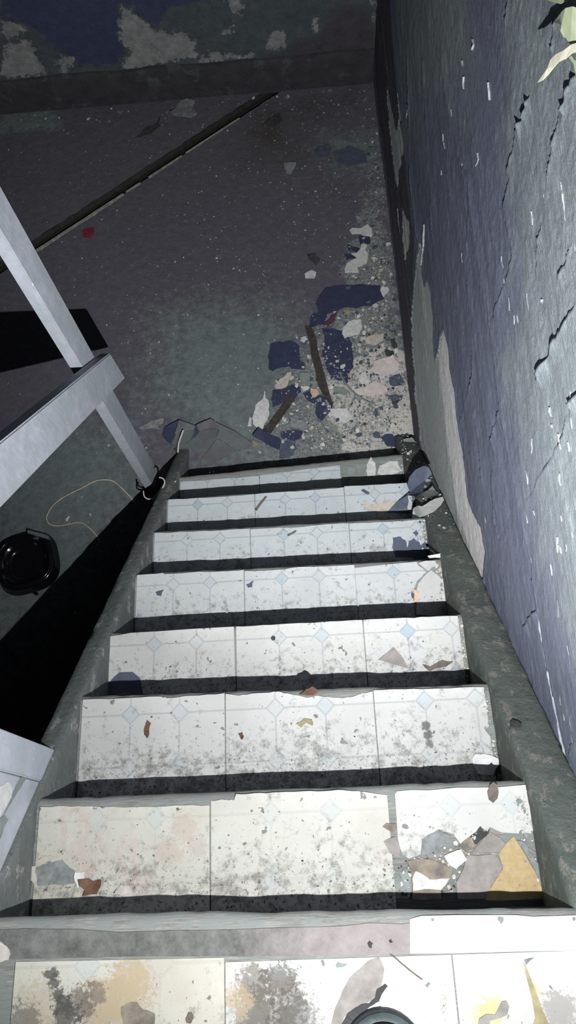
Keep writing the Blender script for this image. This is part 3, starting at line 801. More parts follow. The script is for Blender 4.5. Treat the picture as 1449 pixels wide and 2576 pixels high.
# vinyl tiles
TILE_M = {}
def tile(k, pts, mat, x0, name='tile', thick=0.003, jg=0.0, curl=0.0, lift=0.0):
    z = tz(k) - 0.003
    p2 = [(q[0], min(q[1], ty(k, q[0]) + .0035)) for q in pts]
    o = slab(name, [(a[0], a[1], z + lift) for a in p2], (0, 0, 1), thick, mat, TREADS[k], curl, 3, centre=True)
    set_pattern(o, x0, ty(k))
    return o
SEAM = [-0.494, -0.141, -0.138, 0.2205, 0.2235, 0.488]
FRONT = {
 1: ([(95, 2030), (160, 2027), (230, 2028), (340, 2030), (440, 2026), (515, 2026)], [(541, 2014), (565, 2012), (588, 2013), (594, 1994), (640, 1991), (700, 1990), (780, 1986), (850, 1987), (900, 1990), (985, 1999)], None),
 2: ([(203, 1760), (300, 1757), (400, 1752), (420, 1756), (480, 1750), (553, 1739)], [(572, 1745), (600, 1750), (640, 1744), (680, 1742), (700, 1738), (730, 1746), (770, 1755), (800, 1750), (850, 1755), (880, 1754), (905, 1746), (940, 1739)], [(948, 1736), (1020, 1734), (1100, 1732), (1228, 1728)]),
 3: (None, [(592, 1569), (660, 1566), (750, 1566), (830, 1562), (905, 1560)], [(915, 1559), (1000, 1555), (1080, 1552), (1157, 1549)]),
 4: ([(350, 1446), (410, 1441), (415, 1444), (500, 1438), (560, 1437), (604, 1434)], [(612, 1437), (650, 1436), (700, 1433), (760, 1426), (800, 1425), (885, 1421)], None),
 5: ([(388, 1341), (440, 1339), (500, 1336), (560, 1334), (625, 1330)], [(630, 1331), (700, 1327), (730, 1328), (800, 1321), (873, 1316)], [(880, 1317), (940, 1314), (1000, 1311), (1064, 1306)]),
 6: ([(416, 1257), (470, 1255), (520, 1252), (590, 1247), (638, 1243)], [(643, 1243), (700, 1238), (760, 1235), (800, 1232), (862, 1226)], [(868, 1223), (960, 1219), (1030, 1214)]),
 7: ([(442, 1213), (500, 1209), (550, 1205), (642, 1198)], [(647, 1196), (700, 1189), (750, 1183), (848, 1171)], None)}
SPEC = {1: dict(dirt=.75, warm=.55, pink=.35, blue=.1, lines=.25), 2: dict(dirt=.85, warm=.05, blue=.15, lines=.7), 3: dict(dirt=.8, warm=.1, blue=.35, lines=.75), 4: dict(dirt=.75, blue=.45, cool=.4, lines=.8),
        5: dict(dirt=.75, blue=.55, cool=.8, lines=.9), 6: dict(dirt=.55, blue=.7, cool=1, lines=1), 7: dict(dirt=.5, blue=.7, cool=1, lines=1)}
for k in range(1, 8):
    back = ty(k - 1) - 0.03
    for j in range(3):
        d = dict(SPEC[k])
        if k == 1 and j == 0: d.update(pink=.9, warm=.8)
        if k == 1 and j == 2: d.update(pink=.0, warm=.15, dirt=.6)
        if k == 3 and j == 2: d.update(blue=.9)
        if k == 2 and j == 2: d['spots'] = [(*onz(1072, 1825, tz(2))[:2], .012, .8, (.05, .05, .048)), (*onz(1076, 1850, tz(2))[:2], .011, .8, (.05, .05, .048)), (*onz(1080, 1870, tz(2))[:2], .010, .7, (.05, .05, .048))]
        if k == 1 and j == 0: d['spots'] = [(*onz(460, 2080, tz(1))[:2], .03, .35, (.36, .24, .2)), (*onz(420, 2140, tz(1))[:2], .03, .35, (.36, .24, .2)), (*onz(500, 2130, tz(1))[:2], .02, .3, (.3, .22, .19))]
        m = tile_mat('vinyl_tile', seed=k * 3 + j, **d); TILE_M[(k, j)] = m
        xa, xb = SEAM[2 * j], SEAM[2 * j + 1]
        fr = FRONT[k][j]
        if fr is None: continue
        f2 = [tuple(onz(x, y, tz(k))[:2]) for x, y in fr]
        f2[0] = (xa, f2[0][1]); f2[-1] = (xb, f2[-1][1])
        f2 = [(min(max(x, xa), xb), min(y, ty(k, x) + .0035)) for x, y in f2]
        ff = [np.array(f2[0])]
        for a, b in zip(f2[:-1], f2[1:]):
            a, b = np.array(a), np.array(b)
            ff += [a + (b - a) * t + np.array([0, RNG.uniform(-.0016, .0012)]) for t in (.25, .5, .75)] + [b]
        pts = [tuple(p) for p in ff] + [(xb, back), (xa, back)]
        tile(k, pts, m, xa)
def pz(k, px, jg=.06, depth=1):
    return jag([tuple(onz(x, y, tz(k))[:2]) for x, y in px], jg, depth)
# broken tiles, outline as they lie
tile(1, pz(1, [(993, 1991), (1080, 1988), (1200, 1981), (1322, 1974), (1330, 2020), (1346, 2085), (1335, 2096), (1290, 2096), (1262, 2094), (1232, 2080), (1226, 2092), (1208, 2078), (1198, 2092), (1172, 2112), (1160, 2124), (1140, 2098), (1104, 2086), (1075, 2108), (1062, 2112), (1058, 2150), (1030, 2160), (1012, 2150), (1001, 2112)], .03), TILE_M[(1, 2)], SEAM[4])
tile(3, [tuple(onz(x, y, tz(3))[:2]) for x, y in [(271, 1602), (330, 1592), (400, 1588), (480, 1573), (588, 1568)]] + [(SEAM[1], ty(2) - .03)] + pz(3, [(360, 1745), (352, 1706), (334, 1690), (300, 1691), (285, 1704), (270, 1722), (266, 1660)], .0, 0), TILE_M[(3, 0)], SEAM[0])
tile(4, [tuple(onz(x, y, tz(4))[:2]) for x, y in [(892, 1429), (960, 1421), (1048, 1413), (1054, 1424), (1064, 1430), (1074, 1440), (1066, 1444), (1060, 1452), (1050, 1460), (1046, 1470), (1038, 1490)]] + [(.398, ty(3) - .03), (SEAM[4], ty(3) - .03)], TILE_M[(4, 2)], SEAM[4])
wt = tile_mat('bare_white_tile', .15, 0, 0, 0, 0, 50, 0.0)
tile(4, pz(4, [(1084, 1434), (1100, 1446), (1112, 1454), (1124, 1462), (1134, 1480), (1135, 1500), (1137, 1545), (1047, 1545), (1046, 1492), (1052, 1468), (1066, 1450)], .05), wt, SEAM[4])
tile(4, pz(4, [(1052, 1416), (1095, 1410), (1098, 1424), (1085, 1428), (1078, 1436), (1066, 1428)], .08), wt, SEAM[4])

# landing: cement nosing strip, white strip, three tiles
LZ = 0.0
m_str = NT('grey_pink_screed'); c_ = m_str.wco(); n_ = m_str.noise(c_, 24, 8, .75); n__ = m_str.noise(c_, 60, 5, .7)
sxp = m_str.n('ShaderNodeSeparateXYZ'); m_str.t.links.new(c_, sxp.inputs[0])
cl_ = m_str.mix(m_str.rng(n_, .35, .62), (0.075, 0.076, 0.070), (0.165, 0.166, 0.156))
cl_ = m_str.mix(m_str.rng(m_str.math('ADD', sxp.outputs[0], m_str.math('MULTIPLY', n_, .12)), -0.02, 0.16), cl_, m_str.mix(m_str.rng(n_, .35, .65), (0.205, 0.178, 0.175), (0.27, 0.24, 0.238)))
cl_ = m_str.mix(m_str.rng(n__, .64, .7), cl_, (0.13, 0.13, 0.125))
MAT['screed'] = m_str.out(cl_, .85, m_str.bump(n_, .003))
def lslab(name, px, mat, thick=.003, jg=.0, x0=None, depth=1):
    pts = [tuple(onz(x, y, 0)[:2]) for x, y in px]
    if jg: pts = jag(pts, jg, depth)
    o = slab(name, [(a[0], a[1], -.003) for a in pts], (0, 0, 1), thick, mat, TREADS[0], 0, 1)
    if x0 is not None: set_pattern(o, x0, -0.03)
    return o
sc = lslab('screed_strip', [(-90, 2345), (60, 2336), (200, 2338), (300, 2345), (450, 2340), (600, 2338), (700, 2334), (860, 2330), (930, 2322), (1010, 2325), (1030, 2322), (1030, 2399), (700, 2405), (-100, 2416)], 'screed', .0035, .006)
lslab('tile', [(1031, 2312), (1060, 2304), (1150, 2302), (1300, 2302), (1340, 2306), (1520, 2300), (1560, 2389), (1300, 2394), (1140, 2398), (1031, 2399)], tile_mat('white_strip_tile', .05, 0, 0, 0, 0, 60, 0), .003, 0, .221)
def _lp(x, y): return tuple(onz(x, y, 0)[:2])
BLK, TAN_, DRK = (.07, .068, .062), (.36, .29, .19), (.14, .12, .10)
sp0 = [(*_lp(330, 2470), .04, .8, TAN_), (*_lp(310, 2520), .05, .8, TAN_), (*_lp(250, 2530), .045, .8, TAN_), (*_lp(110, 2540), .05, .5, TAN_), (*_lp(240, 2505), .018, .7, DRK), (*_lp(200, 2530), .028, .8, DRK), (*_lp(128, 2452), .012, .85, BLK), (*_lp(134, 2475), .012, .85, BLK), (*_lp(145, 2500), .013, .85, BLK), (*_lp(160, 2525), .016, .85, BLK), (*_lp(170, 2560), .026, .8, BLK), (*_lp(60, 2570), .03, .6, BLK)]
sp1 = [(*_lp(640, 2480), .032, .75, DRK), (*_lp(700, 2465), .030, .75, BLK), (*_lp(720, 2510), .036, .6, DRK), (*_lp(640, 2540), .04, .75, BLK), (*_lp(690, 2560), .05, .6, DRK), (*_lp(600, 2520), .026, .7, TAN_), (*_lp(740, 2560), .04, .6, BLK)]
sp2 = [(*_lp(1225, 2555), .022, .8, (.42, .40, .16)), (*_lp(1245, 2535), .018, .7, (.42, .40, .18)), (*_lp(1345, 2490), .010, .6, (.42, .40, .18)), (*_lp(1410, 2545), .03, .5, DRK)]
lm = [tile_mat('landing_tile', .6, .8, .5, 0, 0, 71, .35, sp0), tile_mat('landing_tile', .45, .12, .25, 0, 0, 72, .1, sp1), tile_mat('landing_tile', .12, .1, .1, 0, 0, 73, .1, sp2)]
for j, (xa, xb) in enumerate(((-0.428, -0.0805), (-0.0785, 0.287), (0.2895, XW - .004))):
    for i in range(2):
        ya = -0.0405 - .365 * i if j else -0.034 - .365 * i; yb = ya - 0.362
        o = slab('tile', [(xa, ya + (.004 if j == 0 else 0), -.003), (xb, ya, -.003), (xb, yb, -.003), (xa, yb, -.003)], (0, 0, 1), .003, lm[j], TREADS[0], 0, 1)
        set_pattern(o, xa, ya + .03)
box('landing_edge_board', -0.62, -HW, -0.95, -0.01, -0.05, -0.004, 'cement', STAIR, .004)
# closed front under the landing
box('landing_wall', -0.60, XW - .03, -0.20, -0.16, -H, -0.05, 'riser', STAIR)

# ------------------------------------------------------------------ railing
RAIL = tag(empty('stair_railing', (-0.675, 1.65, -H)), 'grey painted wooden railing with post and sloping handrail on the open side', 'railing')
MAT['railpaint'] = None
def rail_mat():
    m = NT('scuffed_grey_gloss_paint'); c = m.wco(); n = m.noise(c, 18, 6, .7); n2 = m.noise(m.wco((1, 1, .3)), 70, 5, .7); n3 = m.noise(c, 5, 3, .5)
    col = m.mix(m.rng(n3, .4, .6), (0.383, 0.416, 0.451), (0.459, 0.468, 0.535))
    col = m.mix(m.rng(n, .3, .7), tuple(x * .85 for x in (0.383, 0.416, 0.451)), col)
    col = m.mix(m.rng(n2, .68, .72), col, (0.850, 0.833, 0.850))
    m.b.inputs['Specular IOR Level'].default_value = .35
    return m.out(col, m.rng(n, .3, .7, .45, .65), m.bump(n2, .0012))
MAT['railpaint'] = rail_mat()
def rbox(name, x0, x1, y0, y1, z0, z1, mat='railpaint', bev=.003):
    o = box(name, x0, x1, y0, y1, z0, z1, mat, RAIL, bev)
    o.location = tuple(-np.array(RAIL.location)); return o
rbox('post', -0.697, -0.655, 1.592, 1.711, -H - .002, 0.65)
def prism_x(name, x0, x1, yz, mat, parent, bev=.003):
    bm = bmesh.new()
    a = [bm.verts.new((x0, y, z)) for y, z in yz]; f = bm.faces.new(a)
    r = bmesh.ops.extrude_face_region(bm, geom=[f])
    for g in r['geom']:
        if isinstance(g, bmesh.types.BMVert): g.co.x = x1
    bmesh.ops.recalc_face_normals(bm, faces=bm.faces[:])
    if bev: bmesh.ops.bevel(bm, geom=bm.edges[:], offset=bev, segments=2, affect='EDGES')
    me = bpy.data.meshes.new(name); bm.to_mesh(me); bm.free(); me.materials.append(MAT[mat])
    o = bpy.data.objects.new(name, me); COL.objects.link(o); o.parent = parent; o.location = tuple(-np.array(parent.location))
    return o
def hz(c, y): return (c - y) / SL
prism_x('handrail', -0.655, -0.615, [(1.755, hz(.853, 1.755)), (0.25, hz(.853, .25) + .055), (0.25, hz(.663, .25) + .045), (1.775, hz(.663, 1.775))], 'railpaint', RAIL, .004)
# upper post and guard board, sitting over the string at the head of the flight
prism_x('upper_post', -0.613, -0.505, [(0.327, hz(.004, .327)), (0.430, 1.05), (0.358, 1.05), (0.2590, hz(.004, .259))], 'railpaint', RAIL, .0025)
prism_x('guard_board', -0.560, -0.508, [(0.2575, hz(.004, .2575)), (0.3550, 1.0), (-0.9, 1.0), (-0.9, 0.0), (0.004, 0.0)], 'railpaint', RAIL, .002)

MAT['peelwhite'] = plain('white_undercoat', (0.60, 0.60, 0.58), (0.48, 0.48, 0.47), .8, 40, .001)
def side_patch(name, px, mat, X=-0.505, thick=.0012):
    P = jag([tuple(onx(x, y, X)[1:]) for x, y in px], .08, 2)
    o = slab(name, [(X, a[0], a[1]) for a in P], (1, 0, 0), thick, mat, RAIL, 0, 1)
    return o
side_patch('peeled_patch', [(-20, 1995), (5, 1975), (22, 1968), (30, 1985), (28, 2005), (15, 2030), (-20, 2070)], 'peelwhite', -0.508)
side_patch('peeled_patch', [(40, 1975), (52, 1955), (70, 1953), (60, 1965), (42, 1995), (20, 2030), (8, 2050), (28, 2005)], 'greygreen', -0.508)
side_patch('peeled_patch', [(-20, 2075), (10, 2050), (20, 2060), (0, 2110), (-20, 2130)], 'greygreen', -0.508)
# ------------------------------------------------------------------ loose things, as they lie
def zz(pts, x0, y0, s): return [(x0 + a / s, y0 + b / s) for a, b in pts]
Z5 = lambda *p: zz(p, 600, 820, 5.573)
Z6 = lambda *p: zz(p, 820, 680, 5.724)
ZA = lambda *p: zz(p, 600, 600, 2.415)
ZB = lambda *p: zz(p, 850, 500, 6.9)
ZC = lambda *p: zz(p, 300, 1050, 3.62)
ZD = lambda *p: zz(p, 300, 1050, 4.83)
Z1 = lambda *p: zz(p, 0, 1800, 4.83)
Z8 = lambda *p: zz(p, 940, 1980, 2.847)
ZL = lambda *p: zz(p, 820, 2380, 5.175)
FZ = -H
chip = lambda name, px, mat, label, **k: flake(name, px, FZ, mat, label, k.pop('cat', 'debris'), **k)

# flat sheets first, thicker and later pieces above them
chip('paint_flake', ZA((470, 400), (530, 300), (640, 287), (860, 287), (885, 370), (800, 412), (640, 420), (560, 455), (480, 462)), 'navy', 'largest navy paint flake, roughly rectangular, lying near the right wall', thick=.003, curl=.006)
chip('paint_flake', ZA((430, 530), (460, 450), (540, 460), (520, 522), (440, 542)), 'navy', 'small navy paint flake touching the lower left of the largest navy flake', curl=.004)
chip('scrap', ZA((510, 530), (560, 472), (600, 450), (588, 500), (545, 532)), 'maroon', 'curved dark maroon scrap just below the largest navy flake', lift=.003, curl=.006)
chip('paint_flake', ZA((505, 545), (620, 560), (690, 640), (700, 780), (660, 880), (560, 850), (505, 700)), 'navy', 'tall navy paint flake right of the long rusty strip', curl=.005, depth=3)
chip('paint_flake', Z5((450, 250), (560, 215), (740, 210), (850, 280), (860, 480), (920, 520), (930, 620), (740, 600), (700, 570), (580, 590), (480, 640), (420, 600), (410, 430)), 'navy', 'broad navy paint flake left of the long rusty strip', curl=.004)
chip('paint_flake', Z5((480, 900), (640, 880), (760, 820), (860, 850), (880, 930), (800, 1000), (780, 1060), (620, 1060), (540, 1120), (480, 1140)), 'navy', 'ragged navy paint flake above the short brown strip', curl=.003)
chip('plaster_chip', Z5((360, 915), (380, 930), (380, 1010), (415, 1040), (430, 1100), (425, 1190), (405, 1330), (335, 1450), (270, 1440), (200, 1380), (210, 1250), (240, 1110), (280, 1070), (340, 1030)), 'plaster', 'tall white plaster chip with a thin tail left of the brown strip', thick=.004, curl=.004)
chip('plaster_chip', Z5((740, 650), (735, 740), (690, 840), (600, 890), (530, 895), (505, 850), (560, 780), (640, 720), (690, 660)), 'beige', 'slanted beige plaster chip below the broad navy flake', lift=.002, thick=.005)
chip('cement_block', Z5((870, 670), (985, 668), (1005, 760), (1000, 850), (870, 845), (860, 760)), 'greygreen', 'small square grey green block beside the rusty strip', thick=.014, curl=0, jg=.03)
chip('plaster_chip', Z5((870, 855), (1000, 862), (985, 900), (910, 925)), 'plaster', 'small white chip at the foot of the grey green block', thick=.006)
chip('paint_flake', Z5((900, 940), (1010, 900), (1110, 960), (1230, 1020), (1200, 1080), (1050, 1090), (960, 1040)), 'navy', 'navy flake under a peach coloured chip', curl=.004)
chip('plaster_chip', Z5((1010, 880), (1110, 900), (1130, 970), (1060, 1010), (1015, 960)), 'peach', 'peach coloured chip lying on a navy flake', lift=.004, thick=.004)
chip('paint_flake', Z5((1090, 1090), (1230, 1080), (1290, 1170), (1240, 1250), (1160, 1330), (1100, 1290), (1080, 1180)), 'navy', 'rounded navy flake beneath the tip of the rusty strip', curl=.004)
chip('cement_chip', Z5((735, 1290), (940, 1340), (935, 1450), (900, 1475), (740, 1430)), 'grey', 'grey streaked rectangular chip right of the short brown strip', thick=.009, curl=.003, jg=.05)
tag(flake('wood_strip', Z5((345, 1470), (470, 1310), (600, 1130), (690, 950), (790, 990), (760, 1080), (650, 1230), (560, 1360), (450, 1510)), FZ, 'rust', thick=.008, curl=0, jg=.02), 'short dark brown wooden strip with its end under a navy curl', 'wood')
tag(flake('rusty_strip', Z5((930, 20), (1020, 20), (1090, 180), (1130, 420), (1190, 640), (1240, 830), (1325, 1110), (1300, 1130), (1200, 1000), (1110, 820), (1070, 600), (1020, 420), (985, 200)), FZ, 'rust', thick=.007, curl=.006, jg=.02, lift=.003), 'long dark rusty strip tapering to a point among the rubble', 'strip')
chip('paint_curl', Z5((290, 1465), (580, 1600), (605, 1640), (580, 1760), (480, 1720), (300, 1620), (210, 1590), (215, 1570)), 'navy', 'folded navy paint curl over the lower end of the short brown strip', lift=.010, thick=.003, curl=.03, jg=.02, cuts=2)
chip('paint_curl', Z5((200, 1612), (330, 1650), (250, 1700), (165, 1715)), 'brownboard', 'small brown triangular curl left of the navy curl', lift=.004, thick=.003, curl=.012, jg=.03)
chip('paint_flake', Z5((610, 1640), (700, 1590), (800, 1620), (820, 1720), (770, 1810), (640, 1860), (575, 1860), (580, 1760)), 'slate', 'slate blue flake next to the bottom step', thick=.003, curl=.008)
chip('paint_flake', Z5((590, 1490), (760, 1460), (900, 1480), (870, 1580), (760, 1610), (600, 1570)), 'navy', 'navy flake just below the grey streaked chip', curl=.004)
chip('plaster_chip', Z5((870, 170), (950, 150), (970, 195), (905, 240)), 'plaster', 'tiny white chip at the upper end of the rusty strip', thick=.004)
chip('plaster_chip', Z5((150, 1280), (180, 1290), (185, 1410), (125, 1410), (145, 1340)), 'plaster', 'narrow white chip left of the tall tailed chip', thick=.003)
chip('plaster_chip', Z6((330, 740), (500, 710), (520, 850), (480, 930), (380, 950), (270, 990), (230, 920), (250, 820)), 'plaster', 'white crumpled plaster chip below the largest navy flake', thick=.005, curl=.006)
chip('plaster_chip', Z6((600, 960), (830, 915), (820, 1020), (720, 1080), (570, 1060), (560, 990)), 'beige', 'flat beige plaster chip in the rubble by the right wall', thick=.004)
chip('plaster_chip', Z6((680, 1320), (820, 1280), (960, 1240), (1050, 1370), (1050, 1440), (900, 1520), (760, 1510), (625, 1440), (680, 1390)), 'pink', 'largest pinkish white plaster chip close to the right wall', thick=.007, curl=.012)
chip('plaster_chip', Z6((500, 1500), (570, 1460), (590, 1540), (640, 1600), (600, 1660), (470, 1610)), 'plaster', 'pale chip above the curved grey wire', thick=.004)
chip('plaster_chip', Z6((380, 1720), (560, 1690), (720, 1590), (840, 1660), (890, 1750), (800, 1790), (640, 1820), (470, 1800)), 'pink', 'long pale plaster chip right of the curved grey wire', thick=.005)
chip('paint_flake', Z6((930, 1520), (1060, 1490), (1110, 1560), (1100, 1660), (920, 1660)), 'slate', 'slate flake below the largest pinkish chip', curl=.004)
chip('paint_flake', Z6((860, 1800), (980, 1790), (1110, 1800), (1090, 1870), (950, 1890)), 'slate', 'second slate flake against the right wall, lower than the first', curl=.004)
chip('paint_flake', Z6((780, 2410), (850, 2370), (960, 2370), (1020, 2460), (1000, 2550), (890, 2540), (830, 2460)), 'navy', 'navy flake at the foot of the stairs by the cement lump', thick=.003, curl=.006)
chip('paint_flake', Z6((670, 2350), (720, 2320), (780, 2350), (760, 2420), (690, 2410)), 'slate', 'small slate chip left of the navy flake by the stair foot', curl=.003)
chip('wood_chip', Z6((110, 1690), (180, 1690), (330, 1750), (280, 1800), (110, 1760)), 'greygreen', 'short grey green wood chip under the curved wire', thick=.008, curl=0, jg=.03)
chip('bark_scrap', Z6((850, 1140), (970, 1170), (975, 1230), (860, 1230)), 'dark', 'dark rounded scrap above the largest pinkish chip', thick=.005)
chip('bark_scrap', Z6((950, 1890), (1060, 1880), (1010, 1950), (950, 1930)), 'dark', 'dark rounded scrap below the slate flakes', thick=.005)
chip('bark_scrap', Z6((920, 1000), (990, 980), (1030, 1090), (1000, 1140), (950, 1100)), 'dark', 'dark narrow scrap beside the flat beige chip', thick=.004)
chip('plaster_chip', Z6((800, 240), (890, 250), (910, 300), (850, 360), (820, 420), (795, 380)), 'plaster', 'small white chip at the right end of the largest navy flake', lift=.002, thick=.004)
chip('plaster_chip', Z6((245, 570), (320, 560), (330, 640), (270, 640)), 'yellowish', 'yellowish chip under the lower edge of the largest navy flake', thick=.004)
chip('plaster_chip', ZB((195, 560), (250, 515), (380, 520), (520, 450), (590, 530), (595, 650), (500, 655), (380, 610), (250, 630)), 'plaster', 'bone shaped white plaster chip, uppermost of the big chips', thick=.004, jg=.05)
chip('paint_flake', ZB((360, 650), (560, 660), (560, 790), (380, 790)), 'navy', 'square navy flake below the bone shaped chip', jg=.04)
chip('plaster_chip', ZB((410, 790), (505, 795), (480, 900), (530, 980), (500, 1120), (340, 1200), (360, 1290), (130, 1300), (115, 1220), (150, 1130), (240, 1070), (330, 1035), (230, 955), (330, 945), (390, 880)), 'plaster', 'long branching white chip below the square navy flake', thick=.004, jg=.05)
chip('paint_flake', ZB((170, 800), (380, 870), (330, 930), (180, 900)), 'navy', 'small navy flake left of the branching white chip', jg=.06)
chip('paint_flake', ZB((100, 960), (220, 965), (310, 1040), (150, 1060)), 'navy', 'small navy flake below left, beside the branching white chip', jg=.06)
chip('plaster_chip', ZB((305, 300), (480, 310), (415, 420), (340, 435)), 'grey', 'grey triangular chip above the bone shaped chip', jg=.06)
chip('plaster_chip', [(766, 690), (785, 681), (796, 686), (790, 702), (768, 700)], 'plaster', 'lone white chip on the bare floor left of the rubble', thick=.004)
chip('torn_paper', [(430, 290), (445, 262), (470, 250), (492, 256), (485, 275), (497, 290), (480, 298), (455, 296), (435, 298)], 'grey', 'crumpled pale torn paper on the floor near the back wall', cat='paper', curl=.03, cuts=1)
chip('torn_paper', [(715, 410), (745, 412), (740, 425), (733, 440), (720, 436)], 'grey', 'small torn paper scrap in the middle of the dark floor', cat='paper', curl=.015)
chip('scrap', [(208, 582), (218, 575), (236, 574), (236, 590), (228, 599), (210, 597)], 'red', 'dark red scrap next to the drain channel', thick=.003)
chip('dry_leaf', [(345, 347), (360, 325), (395, 310), (402, 293), (402, 320), (375, 340)], 'dark', 'dark curled leaf on the floor near the torn paper', cat='leaf', curl=.012)
chip('bark_scrap', [(660, 316), (705, 286), (709, 308), (690, 318)], 'dark', 'dark triangular scrap beyond the end of the channel', thick=.005)
chip('bark_scrap', [(772, 640), (795, 640), (806, 655), (795, 668), (780, 655)], 'dark', 'dark curled scrap above the lone white chip', curl=.012)
chip('paint_flake', [(790, 380), (820, 362), (835, 372), (825, 395), (800, 398)], 'slate', 'dull slate flake in the shadows far along the right wall', curl=.006)
chip('paint_flake', [(838, 385), (880, 368), (915, 380), (925, 410), (880, 420), (845, 405)], 'slate', 'wide dull blue flake far along the right wall', curl=.006)
chip('plaster_chip', Z6((60, 2000), (300, 1990), (380, 2110), (330, 2180), (160, 2200), (90, 2080)), 'plaster', 'square pale plaster patch piece in the light rubble', thick=.003)
chip('plaster_chip', [(166, 1305), (174, 1299), (176, 1300), (170, 1312), (167, 1312)], 'plaster', 'small white chip inside the bend of the string', thick=.003)
chip('paint_peel', [(348, 1078), (365, 1068), (385, 1058), (412, 1052), (410, 1065), (398, 1072), (402, 1082), (380, 1078)], 'grey', 'thin pale grey peel beside the railing post', curl=.008)

# folded sheet of floor covering
m_ = NT('floor_sheet_paint'); c_ = m_.wco(); n_ = m_.noise(c_, 20, 8, .72)
MAT['sheet'] = m_.out(m_.mix(m_.rng(m_.noise(c_, 9, 5, .6), .42, .6), m_.mix(n_, (0.085, 0.079, 0.093), (0.125, 0.117, 0.135)), m_.mix(n_, (0.085, 0.10, 0.098), (0.15, 0.165, 0.155))), .85, m_.bump(n_, .004))
def floor_sheet():
    par = tag(empty('floor_sheet', tuple(onz(530, 1110, FZ))), 'lifted folded sheet of grey floor paint near the bottom step', 'paint sheet')
    def piece(name, px, hts, mat, cuts=0):
        P = [onz(x, y, FZ + h) for (x, y), h in zip(px, hts)]
        return slab(name, P, (0, 0, 1), .002, mat, par, 0, 1, cuts=cuts)
    piece('flap', ZC((505, 150), (545, 25), (620, 50), (690, 76), (690, 110), (600, 125), (520, 150)), (.012, .03, .028, .024, .012, .010, .010), 'sheet')
    piece('flap', ZC((515, 152), (600, 127), (690, 112), (660, 180), (600, 240), (480, 248), (500, 200)), (.009, .009, .012, .010, .004, .002, .006), 'sheet')
    piece('fold', ZC((390, 165), (415, 90), (480, 55), (545, 24), (512, 100), (505, 170), (470, 242), (430, 215)), (.002, .014, .024, .031, .018, .012, .002, .001), 'navy')
    piece('flap', ZC((700, 70), (760, 42), (835, 12), (910, 60), (1060, 130), (1220, 240), (1190, 285), (1060, 300), (940, 215), (890, 180), (905, 110), (820, 100), (730, 130)), (.026, .03, .032, .026, .02, .012, .004, .003, .008, .012, .016, .014, .020), 'sheet')
    piece('fold', ZC((655, 182), (690, 80), (702, 68), (735, 92), (722, 150), (690, 176)), (.002, .02, .028, .022, .010, .002), 'navy')
    piece('flap', ZC((730, 132), (820, 104), (900, 112), (885, 172), (820, 285), (760, 360), (660, 300), (620, 230), (690, 180)), (.010, .013, .012, .012, .010, .003, .001, .002, .004), 'sheet')
    piece('flap', ZC((890, 195), (935, 215), (1060, 302), (1000, 350), (880, 400), (800, 440), (735, 410), (770, 350), (830, 280)), (.010, .006, .003, .001, .001, .001, .001, .002, .005), 'sheet')
floor_sheet()

# cables and string
def floor_tube(name, px, rad, mat, label, cat, z=FZ, hts=None):
    P = [tuple(onz(x, y, z + rad) + np.array([0, 0, (hts[i] if hts else 0)])) for i, (x, y) in enumerate(px)]
    return tag(tube(name, P, rad, mat), label, cat)
floor_tube('string', [(340, 1268), (328, 1250), (318, 1240), (300, 1222), (285, 1211), (270, 1207), (240, 1210), (205, 1228), (170, 1245), (140, 1265), (124, 1285), (117, 1303), (122, 1316), (135, 1322), (155, 1322), (190, 1315), (210, 1317), (228, 1331), (243, 1348), (250, 1362), (240, 1375), (226, 1382)], .0028, 'thread', 'thin cream string winding over the floor beside the black tray', 'string')
floor_tube('cable', [(466, 1094), (460, 1108), (453, 1124), (450, 1142), (453, 1158)], .0045, 'cable', 'short white cable stub sticking out of the floor', 'cable', FZ, [.05, .045, .035, .02, .004])
floor_tube('wire', Z6((205, 1460), (240, 1560), (300, 1650), (400, 1760), (560, 1870), (690, 1920)), .0042, 'grey', 'curved stiff grey wire among the rubble', 'wire', FZ + .006)
cz = -1.47
floor_tube('cable', ZD((485, 730), (530, 742), (552, 785), (530, 850), (480, 905), (440, 960), (405, 1030)), .0032, 'cable', 'white cable looping down past the foot of the railing post', 'cable', cz)
floor_tube('cable', ZD((690, 770), (640, 815), (590, 860), (520, 912), (450, 950), (415, 1000)), .003, 'cable', 'white cable running from the bottom step to the post', 'cable', cz - .05)
floor_tube('cable', ZD((293, 895), (300, 945), (318, 975), (350, 992), (390, 990), (425, 975)), .0028, 'cable', 'short white cable hooked around the front of the post', 'cable', cz)
floor_tube('cable', ZD((240, 795), (218, 815), (214, 850), (232, 880), (285, 886)), .003, 'blackcable', 'black cable loop behind the foot of the post', 'cable', FZ + .02)
for k, (px, lab) in enumerate(((((440, 1172), (455, 1168), (462, 1158), (458, 1150), (464, 1165), (460, 1175), (448, 1178)), 'black grimy clump around the cable stub'), (((437, 1130), (445, 1124), (450, 1132), (444, 1142)), 'small black grimy clump left of the cable stub'))):
    flake('grime_clump', list(px), FZ, 'dark', lab, 'grime', thick=.004, curl=.004, jg=.15)

